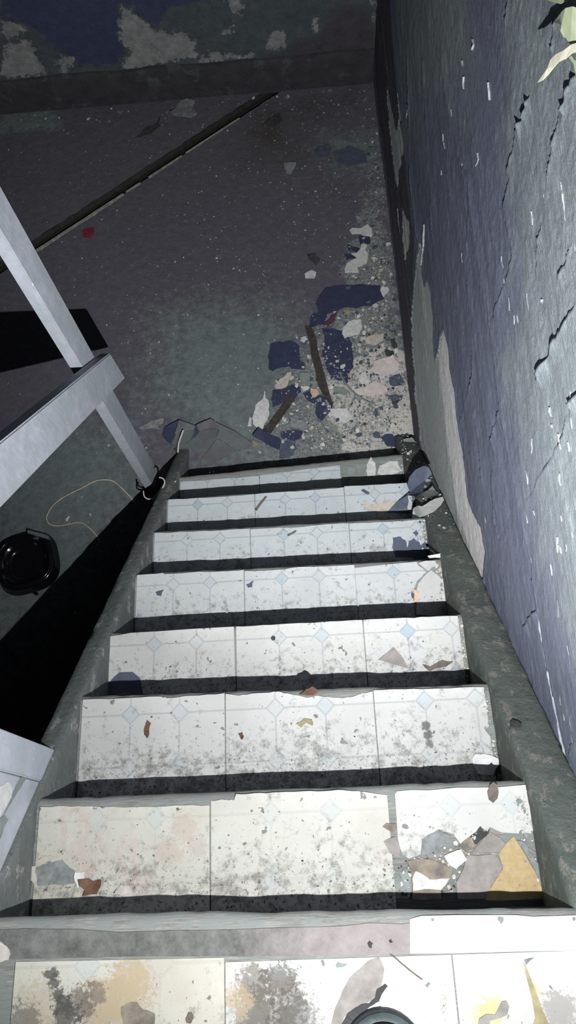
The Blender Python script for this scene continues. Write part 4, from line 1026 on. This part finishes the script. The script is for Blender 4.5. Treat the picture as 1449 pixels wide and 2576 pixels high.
# black plastic tray
def tray():
    c = onz(72, 1418, FZ); R = 0.146
    par = tag(empty('plastic_tray', tuple(c)), 'glossy black plastic tray with rounded corners on the floor', 'tray')
    rot = math.radians(14)
    def ring(rad, z, n=2.9, seg=56, ox=0, oy=0):
        o = []
        for i in range(seg):
            t = 2 * math.pi * i / seg
            cx_, sx_ = math.cos(t), math.sin(t)
            r = rad / (abs(cx_) ** n + abs(sx_) ** n) ** (1 / n)
            o.append((r * math.cos(t + rot) + ox, r * math.sin(t + rot) + oy, z))
        return o
    def loft(name, rings, mat, capb=False):
        V = sum(rings, []); n = len(rings[0]); F = []
        for j in range(len(rings) - 1):
            for i in range(n): F.append((j * n + i, j * n + (i + 1) % n, (j + 1) * n + (i + 1) % n, (j + 1) * n + i))
        if capb: F.append(tuple((len(rings) - 1) * n + i for i in range(n)))
        me = bpy.data.meshes.new(name); me.from_pydata(V, [], F); me.update(); me.materials.append(MAT[mat])
        bm = bmesh.new(); bm.from_mesh(me); bmesh.ops.recalc_face_normals(bm, faces=bm.faces[:]); bm.to_mesh(me); bm.free()
        me.polygons.foreach_set('use_smooth', [True] * len(me.polygons))
        o = bpy.data.objects.new(name, me); COL.objects.link(o); o.parent = par
        return o
    loft('skirt', [ring(R, 0.001), ring(R, .006), ring(R * .955, .014), ring(R * .93, .040), ring(R * .90, .052), ring(R * .86, .054)], 'blackplastic')
    loft('rim', [ring(R * .86, .054), ring(R * .84, .060), ring(R * .79, .061), ring(R * .76, .057), ring(R * .745, .050)], 'blackplastic')
    loft('bowl', [ring(R * .745, .050), ring(R * .70, .040), ring(R * .685, .036), ring(R * .62, .034), ring(R * .60, .030), ring(R * .54, .014), ring(R * .45, .008), ring(R * .05, .010)], 'blackplastic', True)
    for i in range(12):
        t = 2 * math.pi * (i + .3) / 12
        r = R * .735 / (abs(math.cos(t)) ** 2.9 + abs(math.sin(t)) ** 2.9) ** (1 / 2.9)
        bm = bmesh.new(); bmesh.ops.create_cube(bm, size=1); bmesh.ops.scale(bm, vec=(.010, .005, .016), verts=bm.verts[:]); bmesh.ops.bevel(bm, geom=bm.edges[:], offset=.0015, segments=1, affect='EDGES')
        me = bpy.data.meshes.new('rib'); bm.to_mesh(me); bm.free(); me.materials.append(MAT['blackplastic'])
        o = bpy.data.objects.new('rib', me); COL.objects.link(o); o.parent = par
        o.location = (r * math.cos(t + rot), r * math.sin(t + rot), .047); o.rotation_euler = (0, 0, t + rot)
    pts = [onz(x, y, FZ + .05) - c for x, y in zz([(345, 262), (600, 335), (612, 385), (345, 305)], 0, 1280, 4.83)]
    slab('tab', [tuple(q + c) for q in pts], (0, 0, 1), .012, 'tabgrey', par, 0, 1)
    pts = [onz(x, y, FZ + .012) for x, y in zz([(405, 1030), (450, 1010), (470, 1030), (460, 1052), (430, 1052)], 0, 1280, 4.83)]
    slab('foot', [tuple(q) for q in pts], (0, 0, 1), .006, 'blackplastic', par, 0, 1)
tray()

# ------------------------------------------------------------------ on the treads
def on(k, name, px, mat, label, cat='debris', **kw):
    return flake(name, px, tz(k), mat, label, cat, **kw)
on(1, 'dry_leaf', Z1((975, 1990), (1080, 1975), (1130, 2010), (1235, 1990), (1230, 2070), (1180, 2170), (1060, 2180), (1010, 2190), (1040, 2120), (985, 2060)), 'leafbrown', 'reddish brown dry leaf at the left of the topmost step', 'leaf', curl=.012, cuts=1, jg=.04)
on(1, 'paint_flake', Z1((440, 1840), (600, 1790), (760, 1760), (830, 1830), (910, 1880), (900, 2040), (700, 2060), (460, 2070), (445, 1990)), 'grey', 'flat grey green patch of old board at the left of the topmost step', 'patch', thick=.0008, curl=0)
on(1, 'vinyl_scrap', Z1((915, 1905), (1030, 1895), (1035, 1970), (960, 2010), (975, 2120), (940, 2080), (910, 2000)), 'white', 'small bluish white vinyl scrap touching the brown leaf', lift=.001, curl=.004)
on(1, 'vinyl_scrap', Z1((350, 1850), (450, 1820), (430, 1880), (450, 2010), (410, 2040), (360, 1950)), 'beige', 'narrow cream vinyl scrap at the left end of the topmost step', thick=.001, curl=.003)
on(1, 'vinyl_scrap', Z1((430, 1770), (560, 1700), (660, 1720), (600, 1770), (470, 1820)), 'beige', 'long cream sliver above the grey green patch', thick=.001, curl=.004)
on(1, 'vinyl_scrap', [(290, 2247), (305, 2225), (325, 2228), (335, 2247)], 'beige', 'lifted cream scrap right of the brown leaf', curl=.008)
zb = tz(1) - .0026
def shard(px, mat, label, lift=0, thick=.002, curl=0.003, name='tile_shard', jg=.05):
    return flake(name, px, zb, mat, label, 'shard', thick=thick, curl=curl, lift=lift, jg=jg)
shard(Z8((1000, 352), (1050, 430), (1110, 530), (1160, 620), (1205, 725), (1230, 800), (800, 810), (815, 750), (870, 670), (925, 580), (895, 480), (940, 410)), 'tan', 'bright tan hardboard triangle showing at the right of the topmost step', thick=.0022, curl=0, name='hardboard_piece', jg=.02)
shard(Z8((660, 490), (870, 480), (925, 560), (900, 620), (860, 680), (815, 745), (800, 800), (600, 800), (590, 680), (640, 580)), 'pinkgrey', 'grey pink broken shard left of the tan triangle', thick=.0035, curl=.004)
shard(Z8((245, 530), (300, 510), (420, 520), (560, 580), (545, 660), (480, 740), (480, 800), (275, 800), (270, 640)), 'brownboard', 'brown backed broken shard below the white square scrap', thick=.0035, curl=.005)
shard(Z8((500, 490), (620, 445), (665, 520), (610, 560), (590, 585), (545, 560)), 'white', 'bright white square scrap among the broken shards', lift=.0055, thick=.0015, curl=.002)
shard(Z8((345, 375), (460, 305), (550, 350), (470, 440), (340, 490)), 'grey', 'pale grey shard in the upper middle of the broken corner', thick=.0035)
shard(Z8((70, 390), (150, 355), (190, 440), (180, 500), (110, 470)), 'pinkgrey', 'lilac grey shard at the left edge of the broken corner', lift=.003, thick=.0015)
shard(Z8((60, 280), (90, 255), (160, 260), (160, 340), (120, 320)), 'brownboard', 'small brown hole patch where two tiles meet', lift=.003, thick=.0008, curl=0)
shard(Z8((830, 320), (900, 360), (940, 400), (900, 470), (860, 470), (700, 475), (740, 420)), 'pinkgrey', 'striped pinkish shard above the grey pink one', thick=.003)
shard(Z8((610, 420), (660, 370), (700, 360), (720, 420), (660, 465)), 'brownboard', 'small brown shard above the white square scrap', thick=.003)
shard(Z8((690, 350), (760, 280), (790, 320), (830, 300), (815, 340), (740, 410), (705, 400)), 'dark', 'dark crumbled strip along the broken tile edge', thick=.002)
shard(Z8((1020, 380), (1090, 400), (1150, 520), (1220, 600), (1225, 700), (1205, 715), (1120, 540)), 'grey', 'thin crumbling grey strip right of the tan triangle', thick=.003)
shard(Z8((275, 640), (300, 600), (400, 660), (540, 650), (480, 735), (280, 740)), 'plaster', 'whitish crumbled layer on the brown backed shard', lift=.0045, thick=.001)
shard(Z8((90, 660), (160, 650), (210, 600), (260, 620), (265, 760), (250, 800), (90, 800)), 'greygreen', 'grey gritty gap left of the brown backed shard', thick=.001, curl=0)
on(1, 'dry_leaf', [(1225, 1992), (1231, 1974), (1240, 1967), (1250, 1975), (1254, 1990), (1251, 2008), (1240, 2020), (1229, 2012)], 'leafgrey', 'oval grey brown leaf overhanging the topmost step edge', 'leaf', curl=.006, jg=.02, lift=.001, cuts=1)
on(2, 'vinyl_scrap', [(1187, 1910), (1195, 1897), (1215, 1896), (1250, 1908), (1252, 1924), (1240, 1950), (1200, 1945), (1190, 1925)], 'white', 'torn white vinyl scrap at the right of the second step', curl=.014, cuts=1)
on(2, 'dry_leaf', [(366, 1850), (364, 1830), (372, 1812), (380, 1820), (376, 1845), (372, 1858)], 'leafbrown', 'curled brown leaf at the left of the second step', 'leaf', curl=.012)
on(2, 'dry_leaf', [(745, 1822), (765, 1808), (785, 1812), (788, 1826), (770, 1818), (757, 1831)], 'yellowish', 'yellowish curled leaf in the middle of the second step', 'leaf', curl=.012)
on(2, 'dry_leaf', [(600, 1845), (610, 1842), (614, 1852), (609, 1862), (603, 1852)], 'leafbrown', 'tiny curled brown leaf near the second step seam', 'leaf', curl=.008)
on(2, 'paint_flake', [(856, 1870), (862, 1856), (876, 1870)], 'greygreen', 'small grey triangular flake on the second step', curl=.003)
on(2, 'dry_leaf', [(753, 1747), (770, 1734), (785, 1727), (801, 1738), (791, 1749)], 'leafbrown', 'withered leaf caught on the second step nosing', 'leaf', curl=.010)
on(2, 'tile_shard', [(1220, 1835), (1240, 1822), (1256, 1830), (1258, 1868), (1240, 1862)], 'grey', 'grey shard at the right end of the second step', 'shard', curl=.003)
flake('paint_flake', [(270, 1718), (285, 1703), (300, 1691), (334, 1689), (353, 1704), (360, 1748), (264, 1748)], tz(3) - .0027, 'slate', 'blue grey patch showing through the hole in the third step', 'patch', thick=.0008, curl=0)
on(3, 'tile_shard', [(990, 1628), (1010, 1650), (1028, 1682), (952, 1660)], 'pinkgrey', 'loose triangular shard at the right of the third step', 'shard', curl=.003, jg=.02)
on(3, 'bark_scrap', [(1062, 1672), (1082, 1678), (1098, 1668), (1112, 1660), (1140, 1664), (1125, 1676), (1100, 1680), (1080, 1690)], 'leafgrey', 'grey brown torn strip at the right back of the third step', curl=.006)
on(3, 'pebble', [(682, 1606), (687, 1600), (693, 1604), (691, 1611), (684, 1611)], 'dark', 'small dark pebble on the third step', 'stone', thick=.004)
on(4, 'paint_flake', [(392, 1490), (412, 1484), (405, 1500), (395, 1498)], 'slate', 'small slate flake at the left of the fourth step', curl=.003)
on(4, 'paint_flake', [(620, 1470), (638, 1462), (634, 1477), (624, 1479)], 'slate', 'small slate flake in the middle of the fourth step', curl=.003)
on(4, 'paint_flake', [(1035, 1480), (1045, 1484), (1056, 1490), (1051, 1512), (1040, 1516), (1043, 1497)], 'peach', 'peach coloured flake beside the broken white tile', curl=.003)
on(4, 'paint_flake', [(1034, 1492), (1042, 1494), (1041, 1505), (1036, 1504)], 'slate', 'tiny slate flake touching the peach flake', curl=.002)
on(5, 'paint_flake', [(988, 1352), (1008, 1350), (1022, 1362), (1024, 1378), (1028, 1362), (1040, 1354), (1052, 1362), (1058, 1372), (1075, 1352), (1086, 1362), (1088, 1400), (995, 1402)], 'slate', 'ragged slate blue paint patch at the right of the fifth step', 'patch', thick=.001, curl=0)
on(5, 'paint_flake', [(1038, 1340), (1048, 1334), (1053, 1342), (1046, 1350)], 'slate', 'small round slate spot at the right of the fifth step', 'patch', thick=.001, curl=0)
on(5, 'twig', [(722, 1346), (745, 1334), (746, 1337), (726, 1349)], 'leafgrey', 'small dark twig on the fifth step', 'twig', thick=.003, curl=0, jg=.02)
on(4, 'wood_splinter', [(1076, 1398), (1112, 1391), (1113, 1402), (1080, 1403)], 'white', 'pale splinter jutting out below the fifth step right end', thick=.006, curl=0, jg=.03, lift=-.006)
on(6, 'plaster_chip', [(912, 1268), (950, 1266), (985, 1256), (1000, 1262), (975, 1290), (930, 1290)], 'beige', 'flat beige plaster smear at the right of the sixth step', 'patch', thick=.001, curl=0)
on(6, 'twig', [(640, 1282), (668, 1248), (672, 1250), (646, 1285)], 'leafgrey', 'slanting dark twig on the sixth step', 'twig', thick=.003, curl=0, jg=.02)
on(6, 'paint_flake', [(908, 1234), (914, 1230), (930, 1240), (926, 1244)], 'slate', 'thin slate sliver on the sixth step', curl=.003)
on(7, 'plaster_chip', [(921, 1185), (927, 1160), (933, 1150), (944, 1165), (944, 1198), (924, 1202)], 'plaster', 'pointed white plaster chip on the bottom step', curl=.003)
flake('old_patch', [(852, 1176), (930, 1163), (1008, 1150), (1015, 1170), (1022, 1200), (1000, 1215), (855, 1232)], tz(7) - .003, 'greygreen', 'worn mottled patch where the bottom step has lost its tile', 'patch', thick=.0015, curl=0, jg=.03)
flake('plaster_chip', [(955, 1172), (1000, 1160), (1012, 1185), (985, 1196), (950, 1192)], tz(7) - .001, 'plaster', 'broad pale plaster smear on the worn bottom step patch', 'patch', thick=.001, curl=0, jg=.12)

q_ = onpl(1297, 1826, (0, .016, 0), (0, SL, 1))
tag(slab('pebble', [tuple(q_ + np.array([.013 * math.cos(a) * u, .011 * math.sin(a) * u, -.011 * math.sin(a) * u * SL])) for a, u in ((0, 1), (.9, .8), (1.8, 1), (2.7, .9), (3.6, 1.1), (4.5, .8), (5.4, 1))], (0, SL, 1), .006, 'dark'), 'round dark lump standing in for a dark hole on the cement string beside the second step', 'stone')  # dark lump added where the string has a dark hole
# big paint sheet hanging off the wall over the lower steps
def wall_sheet():
    par = tag(empty('peeled_paint_sheet', tuple(onz(1045, 1240, tz(6)))), 'large navy paint sheet peeled off the wall over the lower steps', 'paint sheet')
    def piece(name, px, hts, mat):
        P = []
        for (x, y), h in zip(px, hts):
            q = onz(x, y, tz(6) + h)
            while q[0] > HW - .02 and q[2] < (.016 - q[1]) * SL + .022: h += .004; q = onz(x, y, tz(6) + h)
            while q[1] > ty(6) + .01 and q[2] < tz(6) + .02: h += .004; q = onz(x, y, tz(6) + h)
            P.append(q)
        slab(name, P, (-.3, -.2, 1), .002, mat, par, 0, 1)
    piece('sheet', [(975, 1288), (1000, 1262), (1032, 1238), (1024, 1222), (1030, 1200), (1045, 1182), (1066, 1172), (1078, 1176), (1087, 1192), (1070, 1208), (1064, 1238), (1048, 1250), (1026, 1246), (1028, 1262), (1024, 1278), (1030, 1292)],
          (.002, .012, .03, .05, .075, .10, .125, .13, .12, .10, .07, .055, .045, .03, .012, .004), 'slate')
    piece('sheet', [(1064, 1240), (1078, 1232), (1088, 1222), (1096, 1234), (1104, 1242), (1080, 1250), (1068, 1258)], (.075, .085, .095, .10, .10, .08, .065), 'greygreen')
    piece('curl', [(1036, 1304), (1040, 1278), (1052, 1272), (1062, 1274), (1072, 1268), (1080, 1262), (1096, 1254), (1114, 1250), (1117, 1258), (1108, 1272), (1090, 1288), (1068, 1298), (1048, 1304)],
          (.10, .11, .11, .115, .12, .125, .13, .135, .13, .125, .12, .11, .10), 'bright')
wall_sheet()

# ------------------------------------------------------------------ on the landing
def land(name, px, mat, label, cat='debris', **kw): return flake(name, px, 0.0, mat, label, cat, **kw)
land('bare_patch', ZL((60, 1060), (110, 830), (210, 590), (310, 410), (420, 310), (550, 190), (690, 140), (760, 300), (750, 370), (720, 560), (600, 700), (420, 780), (240, 920), (190, 1060)), 'pinkgrey', 'torn away pinkish patch left of the shoe on the landing', 'patch', thick=.0008, curl=0, jg=.03)
land('shadow_gap', ZL((170, 1080), (280, 870), (460, 750), (560, 740), (640, 660), (660, 560), (770, 485), (800, 510), (710, 640), (690, 710), (560, 790), (450, 900), (360, 1080)), 'blackcable', 'black piece standing in for the shadow gap under the lifted vinyl beside the shoe', 'flap', thick=.002, curl=.006, jg=.04, lift=.001)  # black piece paints the shadow gap under the lifted vinyl
land('vinyl_scrap', ZL((800, 520), (960, 650), (1150, 820), (1370, 1010), (1500, 1140), (1100, 1100), (700, 760), (690, 710), (720, 630)), 'white', 'lifted white vinyl corner in front of the shoe', lift=.0012, thick=.002, curl=.006, jg=.02)
land('plaster_chip', [(-30, 2360), (0, 2368), (10, 2375), (24, 2388), (27, 2400), (22, 2415), (0, 2420), (-30, 2418)], 'beige', 'cream flake at the far left of the landing', thick=.002)
land('grit_chip', [(873, 2425), (850, 2421), (845, 2428), (848, 2434), (860, 2433)], 'greygreen', 'small grey grit chip on the landing near the pinkish patch', thick=.002)
land('grit_chip', [(1070, 2478), (1078, 2470), (1083, 2474), (1074, 2485)], 'greygreen', 'small grey grit chip on the landing right of the twig', thick=.002)
land('grit_chip', [(924, 2372), (930, 2366), (938, 2372), (934, 2384), (928, 2382)], 'dark', 'dark grit chip left on the pink nosing strip', thick=.002)
land('grit_chip', [(978, 2366), (984, 2362), (988, 2370), (981, 2372)], 'dark', 'dark grit chip right on the pink nosing strip', thick=.002)
land('dry_leaf', [(468, 2560), (475, 2545), (482, 2545), (488, 2560), (480, 2574), (470, 2572)], 'leafgrey', 'small dry grey leaf near the landing seam', 'leaf', curl=.004)
land('board_patch', [(305, 2532), (345, 2520), (360, 2540), (390, 2550), (385, 2600), (312, 2600)], 'brownboard', 'bare brownish patch at the bottom left of the landing', 'patch', thick=.0008, curl=0)
tag(tube('twig', [tuple(onz(x, y, .002)) for x, y in ((981, 2400), (995, 2410), (1012, 2425), (1035, 2444), (1062, 2464))], .0011, 'leafgrey'), 'thin straight twig on the white landing tile', 'twig')
land('vinyl_tear', [(1316, 2417), (1322, 2430), (1345, 2485), (1360, 2530), (1385, 2590), (1330, 2600), (1345, 2560), (1335, 2500)], 'yellowish', 'torn lifted vinyl edge with a yellow stain at the lower right', 'tear', lift=.0005, thick=.001, curl=.010, jg=.02)
land('vinyl_tear', [(1318, 2414), (1330, 2410), (1342, 2409), (1336, 2414), (1322, 2426)], 'grey', 'tiny lifted vinyl corner at the top of the tear', 'tear', thick=.001, curl=.004, jg=.02)
land('rubbish_scrap', [(1200, 2600), (1205, 2560), (1222, 2550), (1245, 2552), (1262, 2518), (1272, 2516), (1280, 2530), (1275, 2552), (1258, 2560), (1232, 2566), (1228, 2600)], 'pinkgrey', 'brown pink curled scrap on the right landing tile', lift=.0006, thick=.002, curl=.006, jg=.03)

def shoe():
    c = np.array([0.168, -0.186, 0.0])
    par = tag(empty('shoe', tuple(c)), 'toe of a dark rubber shoe at the bottom edge of the landing', 'shoe')
    def outline(sx, sy, z, n=40, back=-.16):
        o = []
        for i in range(n):
            t = 2 * math.pi * i / n
            x = math.cos(t); y = math.sin(t)
            yy = y * (.078 if y > 0 else .200); xx = x * (.068 if y > 0 else .068 - .018 * (-y))
            o.append((xx * sx, yy * sy, z))
        return o
    def loft(name, rings, mat, cap=True):
        V = sum(rings, []); n = len(rings[0]); F = []
        for j in range(len(rings) - 1):
            for i in range(n): F.append((j * n + i, j * n + (i + 1) % n, (j + 1) * n + (i + 1) % n, (j + 1) * n + i))
        if cap: F += [tuple(range(n)), tuple((len(rings) - 1) * n + i for i in range(n))]
        me = bpy.data.meshes.new(name); me.from_pydata(V, [], F); me.update(); me.materials.append(MAT[mat])
        bm = bmesh.new(); bm.from_mesh(me); bmesh.ops.recalc_face_normals(bm, faces=bm.faces[:]); bm.to_mesh(me); bm.free()
        me.polygons.foreach_set('use_smooth', [True] * len(me.polygons))
        o = bpy.data.objects.new(name, me); COL.objects.link(o); o.parent = par
    loft('sole', [outline(1.0, 1.0, .0005), outline(1.03, 1.01, .004), outline(1.03, 1.01, .018), outline(1.0, .99, .021)], 'rubber')
    loft('toe_band', [outline(.98, .975, .019), outline(.985, .97, .028), outline(.95, .94, .036), outline(.86, .88, .041)], 'rubberlight')
    loft('upper', [outline(.86, .88, .040), outline(.82, .82, .046), outline(.74, .72, .058), outline(.66, .60, .068), outline(.55, .48, .076), outline(.40, .34, .082), outline(.2, .2, .085)], 'blackcable')
shoe()

# ------------------------------------------------------------------ plant by the wall, top right
def plant():
    base = onx(1500, 120, XW - .02)
    par = tag(empty('vine', tuple(base)), 'pale green leaves of a vine hanging against the wall at the top right', 'plant')
    def leaf(px, offs, mat):
        P = [onx(x, y, XW - o) for (x, y), o in zip(px, offs)]
        slab('leaf', P, (-1, -.3, .3), .0012, mat, par, 0, 1)
    leaf([(1395, 56), (1409, 47), (1412, 32), (1424, 20), (1442, 16), (1462, 22), (1490, 60), (1500, 110), (1470, 130), (1442, 134), (1436, 112), (1422, 92), (1412, 78), (1414, 62)], (.05, .045, .05, .055, .055, .05, .04, .035, .03, .034, .038, .042, .046, .048), 'leafgreen')
    leaf([(1353, 208), (1362, 195), (1378, 172), (1386, 150), (1400, 136), (1420, 126), (1440, 111), (1465, 105), (1490, 112), (1465, 122), (1445, 130), (1424, 148), (1406, 156), (1394, 170), (1380, 188), (1366, 202)], (.055, .054, .052, .05, .048, .046, .042, .038, .034, .036, .04, .043, .046, .048, .05, .053), 'leafcream')
    leaf([(1408, 72), (1416, 78), (1424, 96), (1418, 94)], (.04, .04, .04, .04), 'leafcream')
    leaf([(1432, 145), (1440, 140), (1452, 200), (1462, 260), (1500, 330), (1490, 220), (1470, 160)], (.03, .03, .026, .024, .022, .024, .028), 'leafgreen')
    leaf([(1330, -30), (1380, 2), (1410, 10), (1440, -4), (1500, -30)], (.05, .05, .048, .045, .04), 'leafgreen')
    leaf([(1270, -40), (1300, -12), (1318, -8), (1340, -30), (1300, -60)], (.05, .05, .05, .045, .045), 'leafgreen')
    tube('stem', [tuple(onx(x, y, XW - .03)) for x, y in ((1620, 330), (1540, 200), (1480, 110), (1440, -30), (1400, -160))], .004, 'leafgreen', par)
plant()

# ------------------------------------------------------------------ chips too many to count, and a few hundred larger ones
RUB = [tuple(onz(x, y, FZ)[:2]) for x, y in [(940, 330), (925, 480), (905, 560), (880, 640), (868, 720), (815, 790), (790, 850), (740, 900), (700, 960), (720, 1020),
       (660, 1060), (700, 1110), (640, 1160), (800, 1155), (1000, 1140), (1050, 1145), (1020, 900), (985, 600), (958, 330)]]
def chip_mesh(n, areaf, zf, size, mats, seed, name, label, cat='debris', zoff=.0, thick=(.001, .003)):
    rr = np.random.RandomState(seed); V, F, MI = [], [], []
    for _ in range(n):
        x, y = areaf(rr)
        s = size[0] * (size[1] / size[0]) ** (rr.rand() ** 1.7)
        k = rr.randint(4, 7); a0 = rr.rand() * 6.28; b = len(V); h = thick[0] + (thick[1] - thick[0]) * rr.rand()
        el = .5 + .5 * rr.rand(); ph = rr.rand() * 3.14
        tilt = (rr.rand() - .5) * .35; mi = rr.randint(len(mats)); z0 = zf(x, y)
        for top in (0, 1):
            for i in range(k):
                a = a0 + 6.28 * i / k
                r = s * (.55 + .6 * _hash01(seed, _ * 7 + i))
                px_, py_ = r * math.cos(a), r * math.sin(a) * el
                px_, py_ = px_ * math.cos(ph) - py_ * math.sin(ph), px_ * math.sin(ph) + py_ * math.cos(ph)
                V.append((x + px_, y + py_, z0 + zoff + (h + abs(tilt) * s * .3 + tilt * px_ * .5 if top else 0)))
        F.append(tuple(b + k + i for i in range(k))); MI.append(mi)
        for i in range(k): F.append((b + i, b + (i + 1) % k, b + k + (i + 1) % k, b + k + i)); MI.append(mi)
    c = np.array(V).mean(0)
    me = bpy.data.meshes.new(name); me.from_pydata((np.array(V) - c).tolist(), [], F); me.update()
    for m in mats: me.materials.append(MAT[m])
    me.polygons.foreach_set('material_index', np.array(MI, np.int32))
    o = bpy.data.objects.new(name, me); COL.objects.link(o); o.location = tuple(c)
    o['kind'] = 'stuff'; o['label'] = label; o['category'] = cat
    return o
def _hash01(a, b):
    return (((a * 73856093) ^ (b * 19349663)) & 0xffff) / 65535.0
def in_rub(rr):
    while True:
        x = rr.uniform(-.3, XW - .012); y = rr.uniform(1.76, 4.0)
        s = float(sdist(np.array([x]), np.array([y]), RUB)[0])
        if rr.rand() < (np.clip(.25 + s / .25, 0, 1)) * (1.0 if y < 3.0 else .55): return x, y
def all_floor(rr):
    while True:
        x = rr.uniform(-1.9, XW - .02); y = rr.uniform(.9, YB - .04)
        if x > -.62 and y < 1.78: continue
        d = abs((x - CH_0[0]) * CH_N[0] + (y - CH_0[1]) * CH_N[1] + CH_W / 2)
        if d < CH_W * .7: continue
        if rr.rand() < .25 + .75 * np.clip((x + 1.2) / 1.4, 0, 1): return x, y
fz = lambda x, y: FZ
chip_mesh(3600, in_rub, fz, (.0025, .012), ['plaster', 'beige', 'grey', 'greygreen', 'grey', 'slate', 'greygreen', 'grey', 'pinkgrey', 'dark', 'greygreen'], 5, 'plaster_rubble', 'gritty pale plaster rubble spread along the right wall')
chip_mesh(2300, all_floor, fz, (.0016, .0075), ['plaster', 'grey', 'beige', 'grey'], 6, 'paint_specks', 'tiny pale paint specks sprinkled over the dark floor')
def tread_edge(rr):
    k = rr.randint(1, 8); y = rr.uniform(ty(k - 1), ty(k) - .01)
    return HW - abs(rr.normal(0, .009)) - .003, y
def tread_z(x, y):
    for k in range(1, 8):
        if y < ty(k) - .004: return tz(k) - .0025
    return FZ
chip_mesh(520, tread_edge, tread_z, (.002, .008), ['plaster', 'grey', 'beige', 'greygreen'], 8, 'tread_grit', 'plaster grit gathered along the wall side of the steps', thick=(.001, .004))
def tread_any(rr):
    k = rr.randint(1, 8); return rr.uniform(-.48, .48), ty(k - 1) + (ty(k) - ty(k - 1)) * rr.rand() ** 1.4 - .004
chip_mesh(420, tread_any, lambda x, y: tread_z(x, y) + .0025, (.0012, .0042), ['dark', 'greygreen', 'leafgrey', 'beige'], 9, 'tread_specks', 'small dark specks scattered over the tiled steps', thick=(.0008, .002))

BRK = [tuple(onz(x, y, tz(1))[:2]) for x, y in Z8((60, 560), (250, 500), (480, 440), (700, 340), (830, 300), (900, 400), (860, 500), (640, 560), (590, 680), (560, 790), (60, 790))]
def brk(rr):
    while True:
        x = rr.uniform(.2, .495); y = rr.uniform(-.02, .2)
        if sdist(np.array([x]), np.array([y]), BRK)[0] > 0: return x, y
chip_mesh(260, brk, lambda x, y: tz(1) - .003, (.0015, .007), ['grey', 'greygreen', 'plaster', 'brownboard', 'dark', 'beige'], 19, 'tile_crumbs', 'gritty crumbs around the broken tile on the topmost step', thick=(.001, .004))
def lower_right(rr):
    y = rr.uniform(1.05, 1.80); return rr.uniform(.47, .585), y
chip_mesh(160, lower_right, lambda x, y: ((.016 - y) * SL + .001 if x > .5 else tread_z(x, y)), (.003, .013), ['grey', 'slate', 'plaster', 'greygreen'], 23, 'wall_crumbs', 'crumbs of plaster on the lower end of the cement string', thick=(.002, .006))
protos = []
for i in range(8):
    rr = random.Random(300 + i); k = rr.randint(5, 7); pts = []
    for j in range(k):
        a = 6.28 * j / k; r = .011 * rr.uniform(.55, 1.2); pts.append((r * math.cos(a), r * math.sin(a) * .7))
    pts = jag(pts, .12, 1, rr)
    V = [(x, y, 0) for x, y in pts] + [(x, y, .003 + .15 * x) for x, y in pts]; n = len(pts)
    F = [tuple(range(n))[::-1], tuple(n + q for q in range(n))] + [(q, (q + 1) % n, n + (q + 1) % n, n + q) for q in range(n)]
    for mt in ('plaster', 'grey', 'beige', 'slate'):
        me = bpy.data.meshes.new('small_chip'); me.from_pydata(V, [], F); me.update(); me.materials.append(MAT[mt]); protos.append(me)
rs = np.random.RandomState(12)
WORD = {'white_plaster': 'whitish', 'grey_cement': 'grey', 'beige_plaster': 'beige', 'slate_paint': 'slate blue'}
def put(me, x, y, s, label, group):
    label = label % WORD[me.materials[0].name.split('.')[0]]
    o = bpy.data.objects.new('small_chip', me); COL.objects.link(o)
    o.location = (x, y, FZ); o.rotation_euler = (0, 0, rs.rand() * 6.28); o.scale = (s, s, s)
    tag(o, label, 'chip', group)
for i in range(150):
    x, y = in_rub(rs); put(protos[rs.randint(len(protos))], x, y, rs.uniform(.6, 1.7), 'small %s chip among the plaster rubble by the right wall', 'chips in the rubble')
for i in range(70):
    x, y = all_floor(rs); put(protos[rs.choice([0, 1, 4, 5, 8, 9, 12, 13, 16, 20, 24, 25])], x, y, rs.uniform(.3, .75), 'small %s chip lying on the open dark floor', 'chips on the open floor')
for i in range(26):
    x = rs.uniform(-1.6, .5); put(protos[rs.choice([0, 1, 4, 5, 9, 13, 25])], x, YB - .03 - abs(rs.normal(0, .05)) - .02, rs.uniform(.5, 1.2), 'small %s chip lying along the foot of the back wall', 'chips at the back wall')
